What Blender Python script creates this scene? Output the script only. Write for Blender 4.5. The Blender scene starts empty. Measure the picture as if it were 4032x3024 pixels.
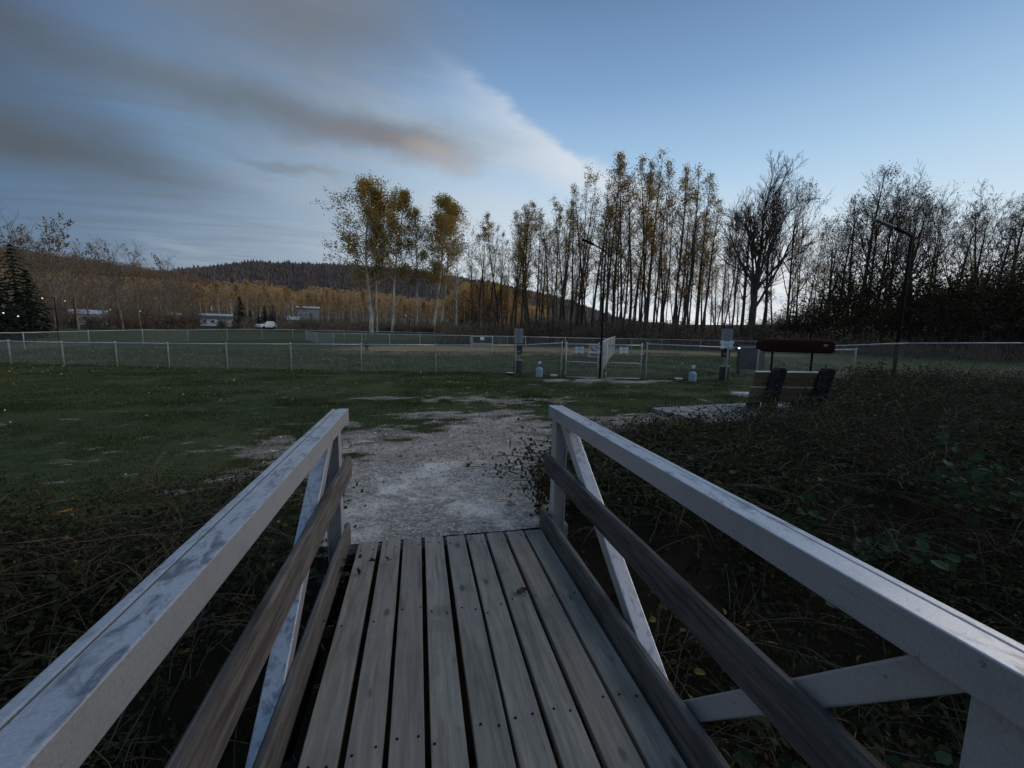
import bpy, math, random
import numpy as np
from mathutils import Vector, Matrix

S = bpy.context.scene
COL = S.collection
PI = math.pi
rad = math.radians

# ----------------------------------------------------------------- camera
cam_d = bpy.data.cameras.new('camera')
cam = bpy.data.objects.new('camera', cam_d)
COL.objects.link(cam)
EYE, YAW, PITCH, ROLL = 1.6, rad(12.7), rad(7.05), 0.018
f = np.array([math.sin(YAW)*math.cos(PITCH), math.cos(YAW)*math.cos(PITCH), -math.sin(PITCH)])
r0 = np.array([math.cos(YAW), -math.sin(YAW), 0.0])
u0 = np.cross(r0, f)
rr = r0*math.cos(ROLL) + u0*math.sin(ROLL)
uu = u0*math.cos(ROLL) - r0*math.sin(ROLL)
M = Matrix(((rr[0], uu[0], -f[0], 0), (rr[1], uu[1], -f[1], 0), (rr[2], uu[2], -f[2], EYE), (0, 0, 0, 1)))
cam.matrix_world = M
cam_d.sensor_width = 36.0
cam_d.lens = 415/1024*36.0
cam_d.clip_start = 0.03
cam_d.clip_end = 6000
S.camera = cam

# ----------------------------------------------------------------- sky
SUN_AZ, SUN_EL = rad(92), rad(25)
W = bpy.data.worlds.new('World')
S.world = W
W.use_nodes = True
NT = W.node_tree
NT.nodes.clear()


class G:
    """tiny node helper"""
    def __init__(s, nt): s.nt = nt
    def n(s, t, **kw):
        x = s.nt.nodes.new(t)
        for k, v in kw.items(): setattr(x, k, v)
        return x
    def l(s, a, b): s.nt.links.new(a, b)
    def put(s, sock, v):
        if isinstance(v, bpy.types.NodeSocket): s.l(v, sock)
        else: sock.default_value = v
    def math(s, op, a, b=0.0, c=None, clamp=False):
        x = s.n('ShaderNodeMath', operation=op, use_clamp=clamp)
        s.put(x.inputs[0], a); s.put(x.inputs[1], b)
        if c is not None: s.put(x.inputs[2], c)
        return x.outputs[0]
    def mix(s, fac, a, b, mode='MIX'):
        x = s.n('ShaderNodeMix', data_type='RGBA', blend_type=mode)
        s.put(x.inputs[0], fac)
        s.put(x.inputs[6], a if isinstance(a, bpy.types.NodeSocket) else (*a[:3], 1))
        s.put(x.inputs[7], b if isinstance(b, bpy.types.NodeSocket) else (*b[:3], 1))
        return x.outputs[2]
    def ramp(s, fac, stops, interp='LINEAR'):
        x = s.n('ShaderNodeValToRGB')
        x.color_ramp.interpolation = interp
        e = x.color_ramp.elements
        while len(e) < len(stops): e.new(0.5)
        for i, (p, c) in enumerate(stops):
            e[i].position = p
            e[i].color = (*c, 1) if len(c) == 3 else c
        s.l(fac, x.inputs[0])
        return x.outputs[0]
    def maprange(s, v, a, b, c=0.0, d=1.0, mode='SMOOTHSTEP'):
        x = s.n('ShaderNodeMapRange', interpolation_type=mode)
        s.put(x.inputs[0], v)
        for i, q in zip((1, 2, 3, 4), (a, b, c, d)): x.inputs[i].default_value = q
        return x.outputs[0]
    def noise(s, vec, scale, detail=4, rough=0.55, dist=0.0):
        x = s.n('ShaderNodeTexNoise')
        if vec is not None: s.l(vec, x.inputs['Vector'])
        x.inputs['Scale'].default_value = scale
        x.inputs['Detail'].default_value = detail
        x.inputs['Roughness'].default_value = rough
        x.inputs['Distortion'].default_value = dist
        return x
    def mapping(s, vec, loc=(0, 0, 0), rot=(0, 0, 0), sc=(1, 1, 1), typ='POINT'):
        x = s.n('ShaderNodeMapping', vector_type=typ)
        s.l(vec, x.inputs['Vector'])
        x.inputs['Location'].default_value = loc
        x.inputs['Rotation'].default_value = rot
        x.inputs['Scale'].default_value = sc
        return x.outputs[0]


g = G(NT)
tc = g.n('ShaderNodeTexCoord')
sep = g.n('ShaderNodeSeparateXYZ')
g.l(tc.outputs['Generated'], sep.inputs[0])
sx, sy, sz = sep.outputs
az = g.math('MULTIPLY', g.math('ARCTAN2', sx, sy), 180/PI)          # degrees clockwise from +Y
el = g.math('MULTIPLY', g.math('ARCSINE', sz), 180/PI)
skyt = g.n('ShaderNodeTexSky', sky_type='NISHITA')
skyt.sun_disc = False
skyt.sun_elevation = SUN_EL
skyt.sun_rotation = SUN_AZ
skyt.air_density = 1.0
skyt.dust_density = 0.6
skyt.ozone_density = 2.0
# clear evening gradient (radiance x10, the background strength is 0.1)
grad = g.ramp(g.maprange(el, 0, 90, 0, 1, 'LINEAR'), [
    (0.0, (8.2, 8.4, 8.6)), (0.06, (7.7, 8.3, 8.8)), (0.14, (6.1, 7.6, 8.8)), (0.22, (4.0, 6.0, 8.1)),
    (0.31, (2.2, 3.8, 6.2)), (0.41, (1.25, 2.2, 3.9)), (0.6, (1.25, 2.15, 3.7)), (1.0, (1.25, 2.1, 3.6))])
base = g.mix(0.06, grad, skyt.outputs[0])
comb = g.n('ShaderNodeCombineXYZ')
g.l(az, comb.inputs[0]); g.l(el, comb.inputs[1])
AE = comb.outputs[0]


def blob(vec, a, e, ra, re, tilt=0.0, soft=1.0):
    m = g.mapping(vec, (a, e, 0), (0, 0, rad(tilt)), (ra, re, 1), 'TEXTURE')
    ln = g.n('ShaderNodeVectorMath', operation='LENGTH')
    g.l(m, ln.inputs[0])
    return g.maprange(ln.outputs['Value'], 0.0, soft, 1.0, 0.0)


# the smoky bank on the left dims the clear sky behind it
base = g.mix(g.math('MULTIPLY', blob(AE, -46, 12, 66, 42), 1.0), base, g.mix(1.0, base, (0.14, 0.21, 0.31), 'MULTIPLY'))
base = g.mix(g.math('MULTIPLY', blob(AE, 34, 0, 44, 19), 0.8), base, (9.6, 9.5, 9.3))
den = g.math('ADD', g.math('MAXIMUM', sz, 0.0), 0.16)
pl = g.n('ShaderNodeCombineXYZ')
g.l(g.math('DIVIDE', sx, den), pl.inputs[0]); g.l(g.math('DIVIDE', sy, den), pl.inputs[1])
pm = g.mapping(pl.outputs[0], (0.3, 0.1, 0), (0, 0, rad(-24)), (0.5, 1.3, 1))
n1 = g.noise(pm, 1.1, 4, 0.5, 0.5).outputs['Fac']
n2 = g.noise(g.mapping(pm, (0, 0, 0), (0, 0, 0), (0.7, 1.9, 1)), 3.2, 6, 0.6, 0.6).outputs['Fac']
nz = g.noise(g.mapping(AE, (0, 0, 0), (0, 0, 0), (0.8, 1.5, 1)), 0.08, 6, 0.6)
wob = g.n('ShaderNodeVectorMath', operation='MULTIPLY_ADD')
g.l(nz.outputs['Color'], wob.inputs[0])
wob.inputs[1].default_value = (10, 6.5, 0)
g.l(AE, wob.inputs[2])
wob2 = g.n('ShaderNodeVectorMath', operation='ADD')
g.l(wob.outputs[0], wob2.inputs[0])
wob2.inputs[1].default_value = (-5, -3.25, 0)
AW = wob2.outputs[0]
sepw = g.n('ShaderNodeSeparateXYZ')
g.l(AW, sepw.inputs[0])
wx, wy = sepw.outputs[0], sepw.outputs[1]
fine = g.noise(g.mapping(AE, (0, 0, 0), (0, 0, rad(16)), (0.05, 0.2, 1)), 1.0, 5, 0.6, 0.4).outputs['Fac']
# signed height above the line that bounds the cloud field towards the clear sky
dd = g.math('SUBTRACT', wy, g.math('MULTIPLY_ADD', wx, -0.47, 32.4))
dd2 = g.math('ADD', dd, g.math('MULTIPLY', g.math('SUBTRACT', fine, 0.5), 5.0))
field = g.math('MULTIPLY', g.maprange(dd2, 2.0, -7.0), g.maprange(az, -120, -70))
tone = g.maprange(az, -40, 24)
veil = g.math('MULTIPLY', g.math('MULTIPLY', g.maprange(n1, 0.28, 0.72), field), 0.6)
col = g.mix(veil, base, g.mix(tone, (1.25, 2.0, 3.05), (5.3, 6.3, 7.2)))
streak = g.math('MULTIPLY', g.math('MULTIPLY', g.maprange(n2, 0.42, 0.7), field), 0.6)
col = g.mix(streak, col, g.mix(tone, (1.05, 1.5, 2.15), (5.8, 6.4, 7.0)))


def paint(col, m, amount, c, noise=0.5):
    k = g.math('MULTIPLY', m, g.math('ADD', g.math('MULTIPLY', fine, noise*2), 1-noise))
    return g.mix(g.math('MULTIPLY', k, amount, None, True), col, c)


# white edge of the cloud field, crisp towards the clear side and fading back into it
wisp = g.math('MULTIPLY', g.maprange(dd2, 0.9, -1.2), g.maprange(dd, -7.5, -0.4))
wisp = g.math('MULTIPLY', wisp, g.math('MULTIPLY', g.maprange(az, -2, 20), g.maprange(az, 40, 27)))
col = paint(col, wisp, 0.62, (8.0, 8.1, 8.3), 0.35)
col = paint(col, blob(AW, 13, 11, 24, 11, -14), 0.45, (6.8, 7.5, 8.2), 0.4)
col = paint(col, blob(AW, -16, 23.6, 38, 3.8, 0), 0.75, (1.35, 1.6, 1.85), 0.35)
col = paint(col, blob(AW, -3.5, 22.4, 15, 3.8, -4), 0.95, (2.1, 2.05, 2.2), 0.4)
col = paint(col, blob(AW, 2.0, 21.8, 7.5, 2.8, -8), 0.55, (4.6, 4.1, 3.8), 0.35)
col = paint(col, blob(AW, -36, 15.8, 20, 5.2, -4), 0.9, (0.95, 1.1, 1.25), 0.35)
col = paint(col, blob(AW, -44, 24, 20, 10, 0), 0.85, (0.8, 0.9, 1.0), 0.35)
col = paint(col, blob(AW, -15, 18.2, 9, 0.9, -7), 0.45, (1.7, 2.0, 2.4), 0.3)
col = paint(col, blob(AW, -13, 31.5, 27, 7.5, 3), 0.75, (1.75, 1.85, 1.95), 0.4)
col = paint(col, blob(AW, -25, 8.4, 6, 0.8, -5), 0.45, (3.4, 4.2, 5.0), 0.3)
col = paint(col, blob(AW, -9, 15, 17, 3.2, -8), 0.3, (4.0, 4.8, 5.6), 0.4)
bg = g.n('ShaderNodeBackground')
g.l(col, bg.inputs[0])
bg.inputs[1].default_value = 0.1
wo = g.n('ShaderNodeOutputWorld')
g.l(bg.outputs[0], wo.inputs[0])

sd = bpy.data.lights.new('sun', 'SUN')
sd.energy = 1.25
sd.angle = rad(60)
sd.color = (1.0, 0.84, 0.67)
sun = bpy.data.objects.new('sun', sd)
COL.objects.link(sun)
sdir = Vector((math.sin(SUN_AZ)*math.cos(SUN_EL), math.cos(SUN_AZ)*math.cos(SUN_EL), math.sin(SUN_EL)))
sun.rotation_euler = sdir.to_track_quat('Z', 'Y').to_euler()

S.view_settings.view_transform = 'Standard'
S.view_settings.look = 'None'
S.view_settings.gamma = 1.0
S.view_settings.exposure = 0.0
S.view_settings.use_curve_mapping = False
S.render.engine = 'CYCLES'
S.cycles.max_bounces = 3
S.cycles.diffuse_bounces = 1
S.cycles.glossy_bounces = 2
S.cycles.transmission_bounces = 3
S.cycles.transparent_max_bounces = 4
S.cycles.use_denoising = True

# ----------------------------------------------------------------- materials


def new_mat(name):
    m = bpy.data.materials.new(name)
    m.use_nodes = True
    nt = m.node_tree
    nt.nodes.clear()
    gg = G(nt)
    b = gg.n('ShaderNodeBsdfPrincipled')
    o = gg.n('ShaderNodeOutputMaterial')
    gg.l(b.outputs[0], o.inputs[0])
    return m, gg, b


def simple(name, c0, c1=None, scale=8.0, rough=0.7, metal=0.0, bump=0.0, stretch=(1, 1, 1), spec=0.3, coord='Object', detail=5, lo=0.35, hi=0.65):
    m, gg, b = new_mat(name)
    b.inputs['Roughness'].default_value = rough
    b.inputs['Metallic'].default_value = metal
    b.inputs['Specular IOR Level'].default_value = spec
    t = gg.n('ShaderNodeTexCoord')
    v = gg.mapping(t.outputs[coord], sc=stretch)
    n = gg.noise(v, scale, detail, 0.6)
    if c1 is None: c1 = tuple(x*0.7 for x in c0)
    gg.l(gg.mix(gg.maprange(n.outputs['Fac'], lo, hi), c0, c1), b.inputs['Base Color'])
    if bump:
        bp = gg.n('ShaderNodeBump')
        bp.inputs['Strength'].default_value = bump
        bp.inputs['Distance'].default_value = 0.02
        gg.l(n.outputs['Fac'], bp.inputs['Height'])
        gg.l(bp.outputs[0], b.inputs['Normal'])
    return m


def wood(name, light, dark, axis=1, grain=1.0, knots=True, rough=0.85):
    m, gg, b = new_mat(name)
    b.inputs['Roughness'].default_value = rough
    b.inputs['Specular IOR Level'].default_value = 0.2
    t = gg.n('ShaderNodeTexCoord')
    oi = gg.n('ShaderNodeObjectInfo')
    add = gg.n('ShaderNodeVectorMath', operation='ADD')
    gg.l(t.outputs['Object'], add.inputs[0])
    sc = gg.n('ShaderNodeCombineXYZ')
    rnd = gg.math('MULTIPLY', oi.outputs['Random'], 37.0)
    for i in range(3): gg.l(rnd, sc.inputs[i])
    gg.l(sc.outputs[0], add.inputs[1])
    st = [46, 46, 46]; st[axis] = 3.2
    v = gg.mapping(add.outputs[0], sc=tuple(st))
    n = gg.noise(v, 1.0*grain, 7, 0.65, 0.35)
    st2 = [11, 11, 11]; st2[axis] = 1.0
    big = gg.noise(gg.mapping(add.outputs[0], sc=tuple(st2)), 1.0, 4, 0.6, 0.9)
    blot = gg.noise(add.outputs[0], 3.5, 5, 0.6)
    c = gg.mix(gg.maprange(n.outputs['Fac'], 0.28, 0.72), dark, light)
    c = gg.mix(gg.math('MULTIPLY', gg.maprange(big.outputs['Fac'], 0.5, 0.74), 0.7), c, tuple(x*0.45 for x in dark))
    c = gg.mix(gg.math('MULTIPLY', gg.maprange(blot.outputs['Fac'], 0.48, 0.8), 0.6), c, tuple(x*0.55 for x in dark))
    crack = gg.noise(gg.mapping(add.outputs[0], sc=tuple(x*2.2 if i != axis else x*0.55 for i, x in enumerate(st))), 1.0, 2, 0.5, 0.6)
    ck = gg.maprange(crack.outputs['Fac'], 0.29, 0.22)
    c = gg.mix(gg.math('MULTIPLY', ck, 0.75), c, tuple(x*0.2 for x in dark))
    if knots:
        vs = [7.5, 7.5, 1.6] if axis == 1 else [5.0, 5.0, 5.0]; vs[axis] = 3.4
        vo = gg.n('ShaderNodeTexVoronoi')
        gg.l(gg.mapping(add.outputs[0], sc=tuple(vs)), vo.inputs['Vector'])
        vo.inputs['Scale'].default_value = 1.0
        k = gg.maprange(vo.outputs['Distance'], 0.17, 0.07)
        c = gg.mix(gg.math('MULTIPLY', k, 0.7), c, tuple(x*0.25 for x in dark))
    c = gg.mix(gg.maprange(oi.outputs['Random'], 0.0, 1.0, 0.0, 0.34, 'LINEAR'), c, tuple(x*0.6 for x in dark))
    gg.l(c, b.inputs['Base Color'])
    bp = gg.n('ShaderNodeBump')
    bp.inputs['Strength'].default_value = 0.45
    bp.inputs['Distance'].default_value = 0.006
    gg.l(n.outputs['Fac'], bp.inputs['Height'])
    gg.l(bp.outputs[0], b.inputs['Normal'])
    return m


def foliage(name, stops, trans=0.25, rough=0.7, by_object=0.35):
    """leaf colour from a per-face random value plus a per-object shift"""
    m, gg, b = new_mat(name)
    b.inputs['Roughness'].default_value = rough
    b.inputs['Specular IOR Level'].default_value = 0.15
    at = gg.n('ShaderNodeAttribute', attribute_name='tint')
    oi = gg.n('ShaderNodeObjectInfo')
    v = gg.math('ADD', gg.math('MULTIPLY', at.outputs['Fac'], 1-by_object), gg.math('MULTIPLY', oi.outputs['Random'], by_object))
    c = gg.ramp(v, stops)
    gg.l(c, b.inputs['Base Color'])
    tr = gg.n('ShaderNodeBsdfTranslucent')
    gg.l(c, tr.inputs['Color'])
    mx = gg.n('ShaderNodeMixShader')
    mx.inputs[0].default_value = trans
    gg.l(b.outputs[0], mx.inputs[1]); gg.l(tr.outputs[0], mx.inputs[2])
    out = [x for x in gg.nt.nodes if x.type == 'OUTPUT_MATERIAL'][0]
    gg.l(mx.outputs[0], out.inputs[0])
    return m


def emit(name, c, s):
    m, gg, b = new_mat(name)
    b.inputs['Base Color'].default_value = (*c, 1)
    b.inputs['Emission Color'].default_value = (*c, 1)
    b.inputs['Emission Strength'].default_value = s
    return m


MT = {}
MT['deck'] = wood('weathered_deck_wood', (0.44, 0.395, 0.32), (0.275, 0.244, 0.196))
MT['kerb'] = wood('grey_kerb_wood', (0.24, 0.222, 0.20), (0.10, 0.09, 0.082))
MT['guard'] = wood('brown_guard_wood', (0.24, 0.222, 0.206), (0.075, 0.063, 0.057))
MT['benchwood'] = wood('tan_bench_wood', (0.37, 0.275, 0.165), (0.18, 0.125, 0.072), axis=0)
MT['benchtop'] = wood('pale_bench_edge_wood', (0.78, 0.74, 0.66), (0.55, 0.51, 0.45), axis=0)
MT['redwood'] = wood('red_brown_sign_wood', (0.075, 0.016, 0.013), (0.034, 0.008, 0.007), axis=0, knots=False)
MT['steel'] = simple('galvanised_tube', (0.62, 0.615, 0.605), (0.46, 0.455, 0.45), 9, 0.45, 0.25, spec=0.4)
MT['wire'] = simple('galvanised_wire', (0.40, 0.405, 0.40), (0.28, 0.285, 0.28), 5, 0.5, 0.2)
MT['black'] = simple('black_paint', (0.010, 0.010, 0.011), (0.016, 0.016, 0.017), 6, 0.8, spec=0.08)
MT['darkpole'] = simple('dark_pole_paint', (0.012, 0.011, 0.011), (0.02, 0.018, 0.018), 4, 0.85, spec=0.05)
MT['white'] = simple('white_plastic', (0.84, 0.85, 0.86), (0.74, 0.75, 0.76), 6, 0.4)
MT['blue'] = simple('blue_plastic', (0.06, 0.09, 0.30), (0.05, 0.07, 0.24), 6, 0.4)
MT['boardgrey'] = simple('weathered_grey_board', (0.34, 0.325, 0.315), (0.24, 0.23, 0.22), 6, 0.8, stretch=(6, 6, 1))
MT['bonesign'] = simple('pale_sign_plate', (0.86, 0.87, 0.88), (0.78, 0.79, 0.80), 10, 0.5)
MT['signink'] = simple('faded_grey_ink', (0.22, 0.24, 0.27), (0.20, 0.22, 0.24), 30, 0.7)
MT['binpanel'] = simple('grey_bin_metal', (0.07, 0.07, 0.078), (0.05, 0.05, 0.056), 5, 0.7, spec=0.1)
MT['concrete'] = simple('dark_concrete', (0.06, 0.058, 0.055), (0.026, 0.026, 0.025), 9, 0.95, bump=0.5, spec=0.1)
MT['letters'] = simple('dark_maroon_paint', (0.008, 0.003, 0.003), (0.012, 0.004, 0.004), 9, 0.7)
MT['hydrant'] = simple('dull_red_paint', (0.09, 0.012, 0.012), (0.06, 0.01, 0.01), 9, 0.6)
MT['bark_dark'] = simple('dark_bark', (0.075, 0.060, 0.048), (0.036, 0.030, 0.025), 3, 0.95, stretch=(1, 1, 0.3))
MT['bark_mid'] = simple('grey_brown_bark', (0.22, 0.185, 0.145), (0.11, 0.09, 0.07), 2, 0.95, stretch=(1, 1, 0.3))
MT['bark_pale'] = simple('pale_aspen_bark', (0.50, 0.45, 0.37), (0.20, 0.175, 0.14), 1.2, 0.95, stretch=(1, 1, 0.5))
MT['house_white'] = simple('white_siding', (0.62, 0.64, 0.68), (0.5, 0.52, 0.56), 3, 0.8)
MT['house_teal'] = simple('teal_roof', (0.10, 0.16, 0.18), (0.07, 0.12, 0.14), 3, 0.7)
MT['house_pale'] = simple('pale_roof', (0.45, 0.46, 0.48), (0.36, 0.37, 0.4), 3, 0.7)
MT['glass_dark'] = simple('dark_window_glass', (0.02, 0.024, 0.03), (0.03, 0.034, 0.04), 2, 0.15, spec=0.5)
MT['tyre'] = simple('tyre_rubber', (0.012, 0.012, 0.012), (0.02, 0.02, 0.02), 9, 0.9)
MT['lamp'] = emit('lit_lamp', (1.0, 0.93, 0.8), 1.0)
MT['lampwhite'] = emit('lit_white_lamp', (0.95, 0.98, 1.0), 6.0)
MT['leaf_poplar'] = foliage('poplar_leaves', [(0.1, (0.15, 0.145, 0.04)), (0.45, (0.33, 0.225, 0.055)), (0.9, (0.58, 0.33, 0.065))], 0.45)
MT['leaf_gold'] = foliage('golden_leaves', [(0.1, (0.24, 0.17, 0.045)), (0.5, (0.42, 0.25, 0.055)), (0.9, (0.58, 0.33, 0.075))], 0.45)
MT['leaf_far'] = foliage('far_autumn_leaves', [(0.05, (0.21, 0.15, 0.09)), (0.4, (0.36, 0.235, 0.12)), (0.75, (0.54, 0.31, 0.11)), (0.95, (0.70, 0.45, 0.13))], 0.4)
MT['leaf_brown'] = foliage('brown_twig_foliage', [(0.1, (0.125, 0.088, 0.052)), (0.6, (0.20, 0.135, 0.078)), (0.95, (0.28, 0.175, 0.085))], 0.2)
MT['leaf_shrub'] = foliage('dark_shrub_leaves', [(0.1, (0.04, 0.036, 0.018)), (0.6, (0.07, 0.056, 0.024)), (0.95, (0.12, 0.08, 0.028))], 0.2)
MT['needle'] = foliage('spruce_needles', [(0.1, (0.012, 0.020, 0.014)), (0.9, (0.028, 0.04, 0.026))], 0.05)
MT['hilltree'] = foliage('hill_trees', [(0.1, (0.06, 0.052, 0.052)), (0.6, (0.11, 0.09, 0.08)), (0.8, (0.2, 0.14, 0.095)), (0.97, (0.32, 0.2, 0.1))], 0.0, by_object=0)
MT['bramble'] = foliage('bramble_leaves', [(0.03, (0.036, 0.052, 0.022)), (0.45, (0.050, 0.060, 0.026)), (0.7, (0.072, 0.060, 0.03)), (0.9, (0.10, 0.074, 0.034)), (0.99, (0.28, 0.18, 0.045))], 0.2, by_object=0.0)
MT['broad'] = foliage('broad_green_leaves', [(0.1, (0.035, 0.07, 0.035)), (0.9, (0.07, 0.11, 0.05))], 0.2)
MT['yellowleaf'] = foliage('yellowing_leaves', [(0.1, (0.09, 0.10, 0.03)), (0.9, (0.26, 0.21, 0.05))], 0.2)
MT['drygrass'] = foliage('dry_grass', [(0.1, (0.08, 0.066, 0.038)), (0.9, (0.22, 0.18, 0.11))], 0.15, by_object=0)
MT['cane'] = simple('bramble_canes', (0.15, 0.105, 0.075), (0.08, 0.06, 0.045), 6, 0.9)
MT['grass'] = foliage('lawn_grass', [(0.05, (0.034, 0.052, 0.020)), (0.6, (0.062, 0.085, 0.030)), (0.9, (0.095, 0.11, 0.042)), (0.99, (0.15, 0.135, 0.06))], 0.2, by_object=0)
MT['fallen'] = foliage('fallen_leaves', [(0.1, (0.22, 0.15, 0.06)), (0.5, (0.38, 0.31, 0.15)), (0.95, (0.55, 0.5, 0.34))], 0.15, by_object=0)
MT['pebble'] = foliage('pebbles', [(0.1, (0.15, 0.138, 0.125)), (0.6, (0.36, 0.33, 0.295)), (0.95, (0.7, 0.66, 0.61))], 0.0, by_object=0)


def rail_mat():
    m, gg, b = new_mat('grey_painted_rail_metal')
    b.inputs['Roughness'].default_value = 0.42
    b.inputs['Metallic'].default_value = 0.6
    b.inputs['Specular IOR Level'].default_value = 0.5
    t = gg.n('ShaderNodeTexCoord')
    a = gg.noise(gg.mapping(t.outputs['Object'], sc=(1.0, 0.45, 1.0)), 24, 6, 0.65, 0.6)
    big = gg.noise(t.outputs['Object'], 2.2, 3, 0.5)
    fn = gg.noise(t.outputs['Object'], 160, 2, 0.6)
    geo = gg.n('ShaderNodeNewGeometry')
    nz_ = gg.n('ShaderNodeSeparateXYZ')
    gg.l(geo.outputs['Normal'], nz_.inputs[0])
    topf = gg.maprange(nz_.outputs[2], 0.6, 0.9)
    c = gg.mix(gg.maprange(fn.outputs['Fac'], 0.3, 0.7), (0.52, 0.53, 0.55), (0.62, 0.63, 0.65))
    # grime lies on the upward faces only, in ragged patches
    st = gg.math('MULTIPLY', gg.maprange(a.outputs['Fac'], 0.47, 0.66), gg.math('MULTIPLY', topf, gg.maprange(big.outputs['Fac'], 0.32, 0.58)))
    c = gg.mix(gg.math('MULTIPLY', st, 0.8), c, (0.10, 0.11, 0.135))
    scr = gg.noise(gg.mapping(t.outputs['Object'], (0, 0, 0), (0, 0, 0.12), (60, 2.2, 60)), 1.0, 4, 0.7)
    c = gg.mix(gg.math('MULTIPLY', gg.maprange(scr.outputs['Fac'], 0.60, 0.74), 0.45), c, (0.22, 0.22, 0.235))
    spk = gg.noise(t.outputs['Object'], 42, 3, 0.6)
    c = gg.mix(gg.math('MULTIPLY', gg.maprange(spk.outputs['Fac'], 0.66, 0.74), 0.6), c, (0.16, 0.16, 0.17))
    dust = gg.noise(t.outputs['Object'], 7, 5, 0.7)
    c = gg.mix(gg.math('MULTIPLY', gg.maprange(dust.outputs['Fac'], 0.45, 0.75), 0.28), c, (0.30, 0.30, 0.30))
    gg.l(c, b.inputs['Base Color'])
    bp = gg.n('ShaderNodeBump')
    bp.inputs['Strength'].default_value = 0.12
    bp.inputs['Distance'].default_value = 0.004
    gg.l(a.outputs['Fac'], bp.inputs['Height'])
    gg.l(bp.outputs[0], b.inputs['Normal'])
    return m


MT['rail'] = rail_mat()


def ground_mat():
    m, gg, b = new_mat('field_ground')
    b.inputs['Roughness'].default_value = 0.95
    b.inputs['Specular IOR Level'].default_value = 0.1
    t = gg.n('ShaderNodeTexCoord')
    P = t.outputs['Object']
    n1 = gg.noise(P, 0.55, 5, 0.6)
    n2 = gg.noise(P, 6.0, 6, 0.7)
    n3 = gg.noise(P, 38.0, 4, 0.7)
    grass = gg.mix(gg.maprange(n2.outputs['Fac'], 0.3, 0.7), (0.030, 0.044, 0.018), (0.075, 0.098, 0.038))
    grass = gg.mix(gg.math('MULTIPLY', gg.maprange(n1.outputs['Fac'], 0.42, 0.7), 0.6), grass, (0.105, 0.10, 0.046))
    grass = gg.mix(gg.math('MULTIPLY', gg.maprange(n3.outputs['Fac'], 0.5, 0.75), 0.6), grass, (0.016, 0.021, 0.011))
    dry = gg.mix(gg.maprange(n2.outputs['Fac'], 0.3, 0.7), (0.27, 0.195, 0.10), (0.37, 0.275, 0.145))
    at = gg.n('ShaderNodeAttribute', attribute_name='dry')
    k = gg.maprange(gg.math('ADD', at.outputs['Fac'], gg.math('MULTIPLY', gg.math('SUBTRACT', n2.outputs['Fac'], 0.5), 0.9)), 0.3, 0.75)
    c = gg.mix(k, grass, dry)
    at3 = gg.n('ShaderNodeAttribute', attribute_name='bare')
    n4 = gg.noise(gg.mapping(P, sc=(1, 1.9, 1)), 9, 6, 0.75, 0.4)
    dirt = gg.mix(gg.maprange(n4.outputs['Fac'], 0.32, 0.66), (0.15, 0.128, 0.10), (0.30, 0.26, 0.212))
    kb = gg.maprange(gg.math('ADD', at3.outputs['Fac'], gg.math('MULTIPLY', gg.math('SUBTRACT', n4.outputs['Fac'], 0.5), 1.5)), 0.32, 0.75)
    kb = gg.math('MULTIPLY', kb, gg.maprange(at3.outputs['Fac'], 0.02, 0.2))
    c = gg.mix(kb, c, dirt)
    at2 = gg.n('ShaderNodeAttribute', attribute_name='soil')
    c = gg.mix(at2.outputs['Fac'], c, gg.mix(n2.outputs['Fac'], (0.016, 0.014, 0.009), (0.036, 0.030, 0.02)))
    gg.l(c, b.inputs['Base Color'])
    bp = gg.n('ShaderNodeBump')
    bp.inputs['Strength'].default_value = 0.8
    bp.inputs['Distance'].default_value = 0.05
    gg.l(n2.outputs['Fac'], bp.inputs['Height'])
    gg.l(bp.outputs[0], b.inputs['Normal'])
    return m


def dirt_mat(name, a, bcol, light, s=1.0):
    m, gg, b = new_mat(name)
    b.inputs['Roughness'].default_value = 0.95
    b.inputs['Specular IOR Level'].default_value = 0.12
    t = gg.n('ShaderNodeTexCoord')
    P = t.outputs['Object']
    n1 = gg.noise(P, 1.6*s, 5, 0.65, 0.5)
    n2 = gg.noise(gg.mapping(P, sc=(1, 2.2, 1)), 9*s, 6, 0.75, 0.4)
    vo = gg.n('ShaderNodeTexVoronoi')
    gg.l(P, vo.inputs['Vector'])
    vo.inputs['Scale'].default_value = 55
    c = gg.mix(gg.maprange(n2.outputs['Fac'], 0.32, 0.66), a, bcol)
    c = gg.mix(gg.math('MULTIPLY', gg.maprange(n1.outputs['Fac'], 0.46, 0.66), 0.85), c, light)
    sp = gg.n('ShaderNodeSeparateColor')
    gg.l(vo.outputs['Color'], sp.inputs[0])
    c = gg.mix(gg.math('MULTIPLY', gg.maprange(sp.outputs[0], 0.72, 0.95), 0.55), c, light)
    c = gg.mix(gg.math('MULTIPLY', gg.maprange(sp.outputs[1], 0.75, 0.95), 0.5), c, tuple(x*0.5 for x in a))
    gg.l(c, b.inputs['Base Color'])
    bp = gg.n('ShaderNodeBump')
    bp.inputs['Strength'].default_value = 0.6
    bp.inputs['Distance'].default_value = 0.015
    gg.l(gg.math('ADD', n2.outputs['Fac'], gg.math('MULTIPLY', vo.outputs['Distance'], 0.5)), bp.inputs['Height'])
    gg.l(bp.outputs[0], b.inputs['Normal'])
    return m


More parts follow.
